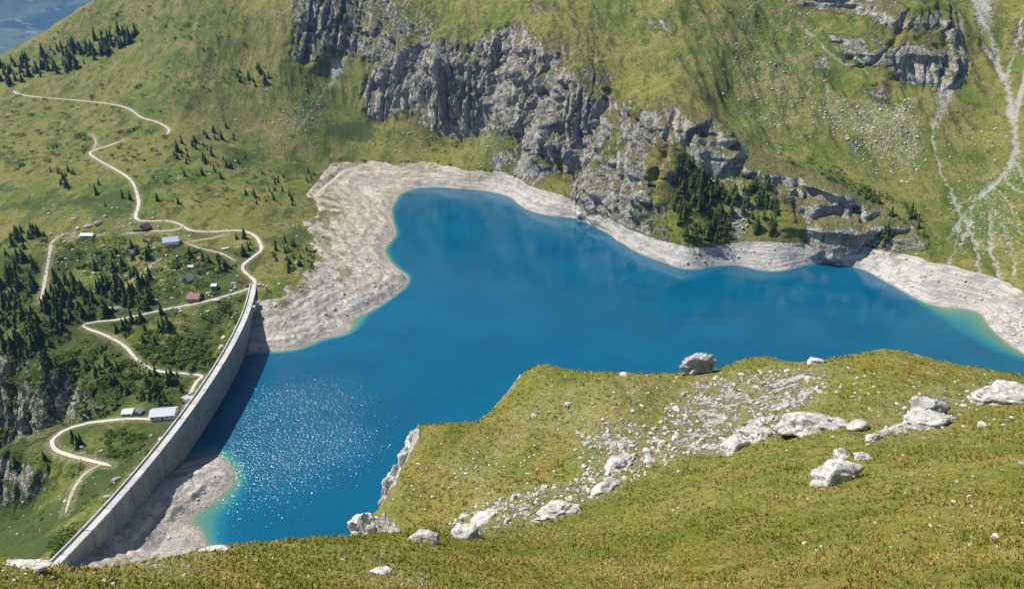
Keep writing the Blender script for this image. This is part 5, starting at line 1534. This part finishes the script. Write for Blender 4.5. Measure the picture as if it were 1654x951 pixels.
# the air
b = MB().box((0, 7000, 0), (34000, 17000, 2000)); hz_t = NT('air'); 
pv_ = hz_t.n('VolumePrincipled')
pv_.inputs['Color'].default_value = (0.17, 0.46, 1.0, 1)
pv_.inputs['Density'].default_value = 0.00005
pv_.inputs['Anisotropy'].default_value = 0.2
hz_t.t.links.new(pv_.outputs[0], hz_t.out.inputs['Volume'])
haze = b.build('haze', hz_t.mat); haze['kind'] = 'stuff'
haze.location.z = 0

# ------------------------------------------------------------------ grass tussocks on the near hillside
_b = [(np.arctan2(*at_d(x, y, D)[:2]), D) for x, y, D in KNOLL + BROW[4:]]
_ba, _bd = np.array([b[0] for b in _b]), np.array([b[1] for b in _b]) + 1.0
NT_ = 60000
a_ = np.radians(rng.uniform(-47, 49, NT_ * 2))
r_ = np.exp(rng.uniform(math.log(20), math.log(185), NT_ * 2))
gx_, gy_ = np.sin(a_) * r_, np.cos(a_) * r_
_, pvg, _ = fg_relief(gx_, gy_)
ok = (rng.uniform(0, 1, len(gx_)) > pvg * 1.5 + smooth(90, 185, r_) * 0.35) & (fbm(gx_, gy_, 3.5, 3, 401) > -0.35)
gx_, gy_, r_ = gx_[ok][:NT_], gy_[ok][:NT_], r_[ok][:NT_]
vis = np.interp(np.arctan2(gx_, gy_), _ba, _bd) > r_
gx_, gy_, r_ = gx_[vis], gy_[vis], r_[vis]
gz_ = fg_h(gx_, gy_)
n = len(gx_)
K = 7
hgt = (0.6 + 0.9 * np.clip(fbm(gx_, gy_, 9.0, 3, 411) + 0.4, 0, 1)) * (0.08 + 0.15 * np.clip(fbm(gx_, gy_, 3.0, 3, 403) + 0.45, 0, 1)) * rng.uniform(.7, 1.35, n) * (1 + smooth(40, 150, r_) * 0.9)
wid = 0.022 * (1 + r_ / 30)
ang = rng.uniform(0, 6.283, (n, K)); lean = rng.uniform(.15, .85, (n, K))
rad = rng.uniform(0, .12, (n, K)) * (1 + r_ / 60)[:, None]
bx = gx_[:, None] + np.cos(ang) * rad; by = gy_[:, None] + np.sin(ang) * rad; bz = np.repeat(gz_[:, None] - .03, K, 1)
hh = hgt[:, None] * rng.uniform(.6, 1.2, (n, K))
tx, ty, tz = bx + np.cos(ang) * lean * hh, by + np.sin(ang) * lean * hh, bz + hh
wx_, wy_ = -np.sin(ang) * wid[:, None], np.cos(ang) * wid[:, None]
co = np.stack([np.stack([bx - wx_, by - wy_, bz], -1), np.stack([bx + wx_, by + wy_, bz], -1), np.stack([tx, ty, tz], -1)], 2).reshape(-1, 3)
me = bpy.data.meshes.new('grass')
arrays_to_mesh(me, co, np.arange(len(co)).reshape(-1, 3), False)
hue = np.clip(0.5 + 0.55 * fbm(gx_, gy_, 5.0, 3, 405) + 0.5 * fbm(gx_, gy_, 14.0, 3, 409) + 0.35 * fbm(gx_, gy_, 1.2, 2, 407) + rng.normal(0, .16, n), 0, 1)
at = me.attributes.new('dry', 'FLOAT', 'POINT')
at.data.foreach_set('value', np.repeat(hue, K * 3).astype(np.float32))
t = NT('grass_blades')
d = t.attr('dry')
c = t.mix(t.ss(d, 0.1, 0.55), (0.150, 0.175, 0.026), (0.250, 0.225, 0.042))
c = t.mix(t.ss(d, 0.55, 0.95), c, (0.45, 0.35, 0.12))
up = t.n('CombineXYZ'); up.inputs[2].default_value = 1.0
nrm = t.vm('NORMALIZE', t.vm('ADD', t.vm('MULTIPLY', t.n('NewGeometry').outputs['Normal'], (0.35, 0.35, 0.35)), up.outputs[0]), (0, 0, 0))
df = t.n('BsdfDiffuse'); t.put(df.inputs[0], c); t.put(df.inputs['Normal'], nrm)
tr = t.n('BsdfTranslucent'); t.put(tr.inputs[0], c)
mx = t.n('MixShader'); mx.inputs[0].default_value = 0.25
t.t.links.new(df.outputs[0], mx.inputs[1]); t.t.links.new(tr.outputs[0], mx.inputs[2]); t.t.links.new(mx.outputs[0], t.out.inputs[0])
o = new_object('grass', me, t.mat); o['kind'] = 'stuff'

# ------------------------------------------------------------------ daylight
SUN_AZ, SUN_EL = math.radians(-69), math.radians(54)    # clockwise from the viewing direction
sd = Vector((math.sin(SUN_AZ) * math.cos(SUN_EL), math.cos(SUN_AZ) * math.cos(SUN_EL), math.sin(SUN_EL)))
sun = bpy.data.lights.new('sun', 'SUN')
sun.energy, sun.angle, sun.color = 5.0, math.radians(0.53), (1.0, 0.955, 0.88)
so = bpy.data.objects.new('sun', sun)
COL.objects.link(so)
so.rotation_euler = sd.to_track_quat('Z', 'Y').to_euler()
world = bpy.data.worlds.new('World')
scene.world = world
world.use_nodes = True
wt = world.node_tree
sky = wt.nodes.new('ShaderNodeTexSky')
sky.sky_type, sky.sun_disc = 'NISHITA', False
sky.sun_elevation, sky.sun_rotation = SUN_EL, SUN_AZ
sky.altitude = 1900
bg = wt.nodes['Background']
wt.links.new(sky.outputs[0], bg.inputs[0])
bg.inputs[1].default_value = 0.09
vs = scene.view_settings
vs.view_transform, vs.look, vs.gamma, vs.use_curve_mapping = 'Standard', 'None', 1.0, False
vs.exposure = 0.5
scene.render.engine = 'CYCLES'
cy = scene.cycles
cy.max_bounces, cy.diffuse_bounces, cy.glossy_bounces, cy.transmission_bounces, cy.volume_bounces = 6, 2, 2, 2, 0
cy.use_denoising = True
cy.denoiser = 'OPENIMAGEDENOISE'
cy.denoising_input_passes = 'RGB_ALBEDO_NORMAL'
cy.denoising_prefilter = 'ACCURATE'
cy.use_adaptive_sampling = True
cy.adaptive_threshold = 0.02
cy.sample_clamp_direct, cy.sample_clamp_indirect = 12.0, 4.0
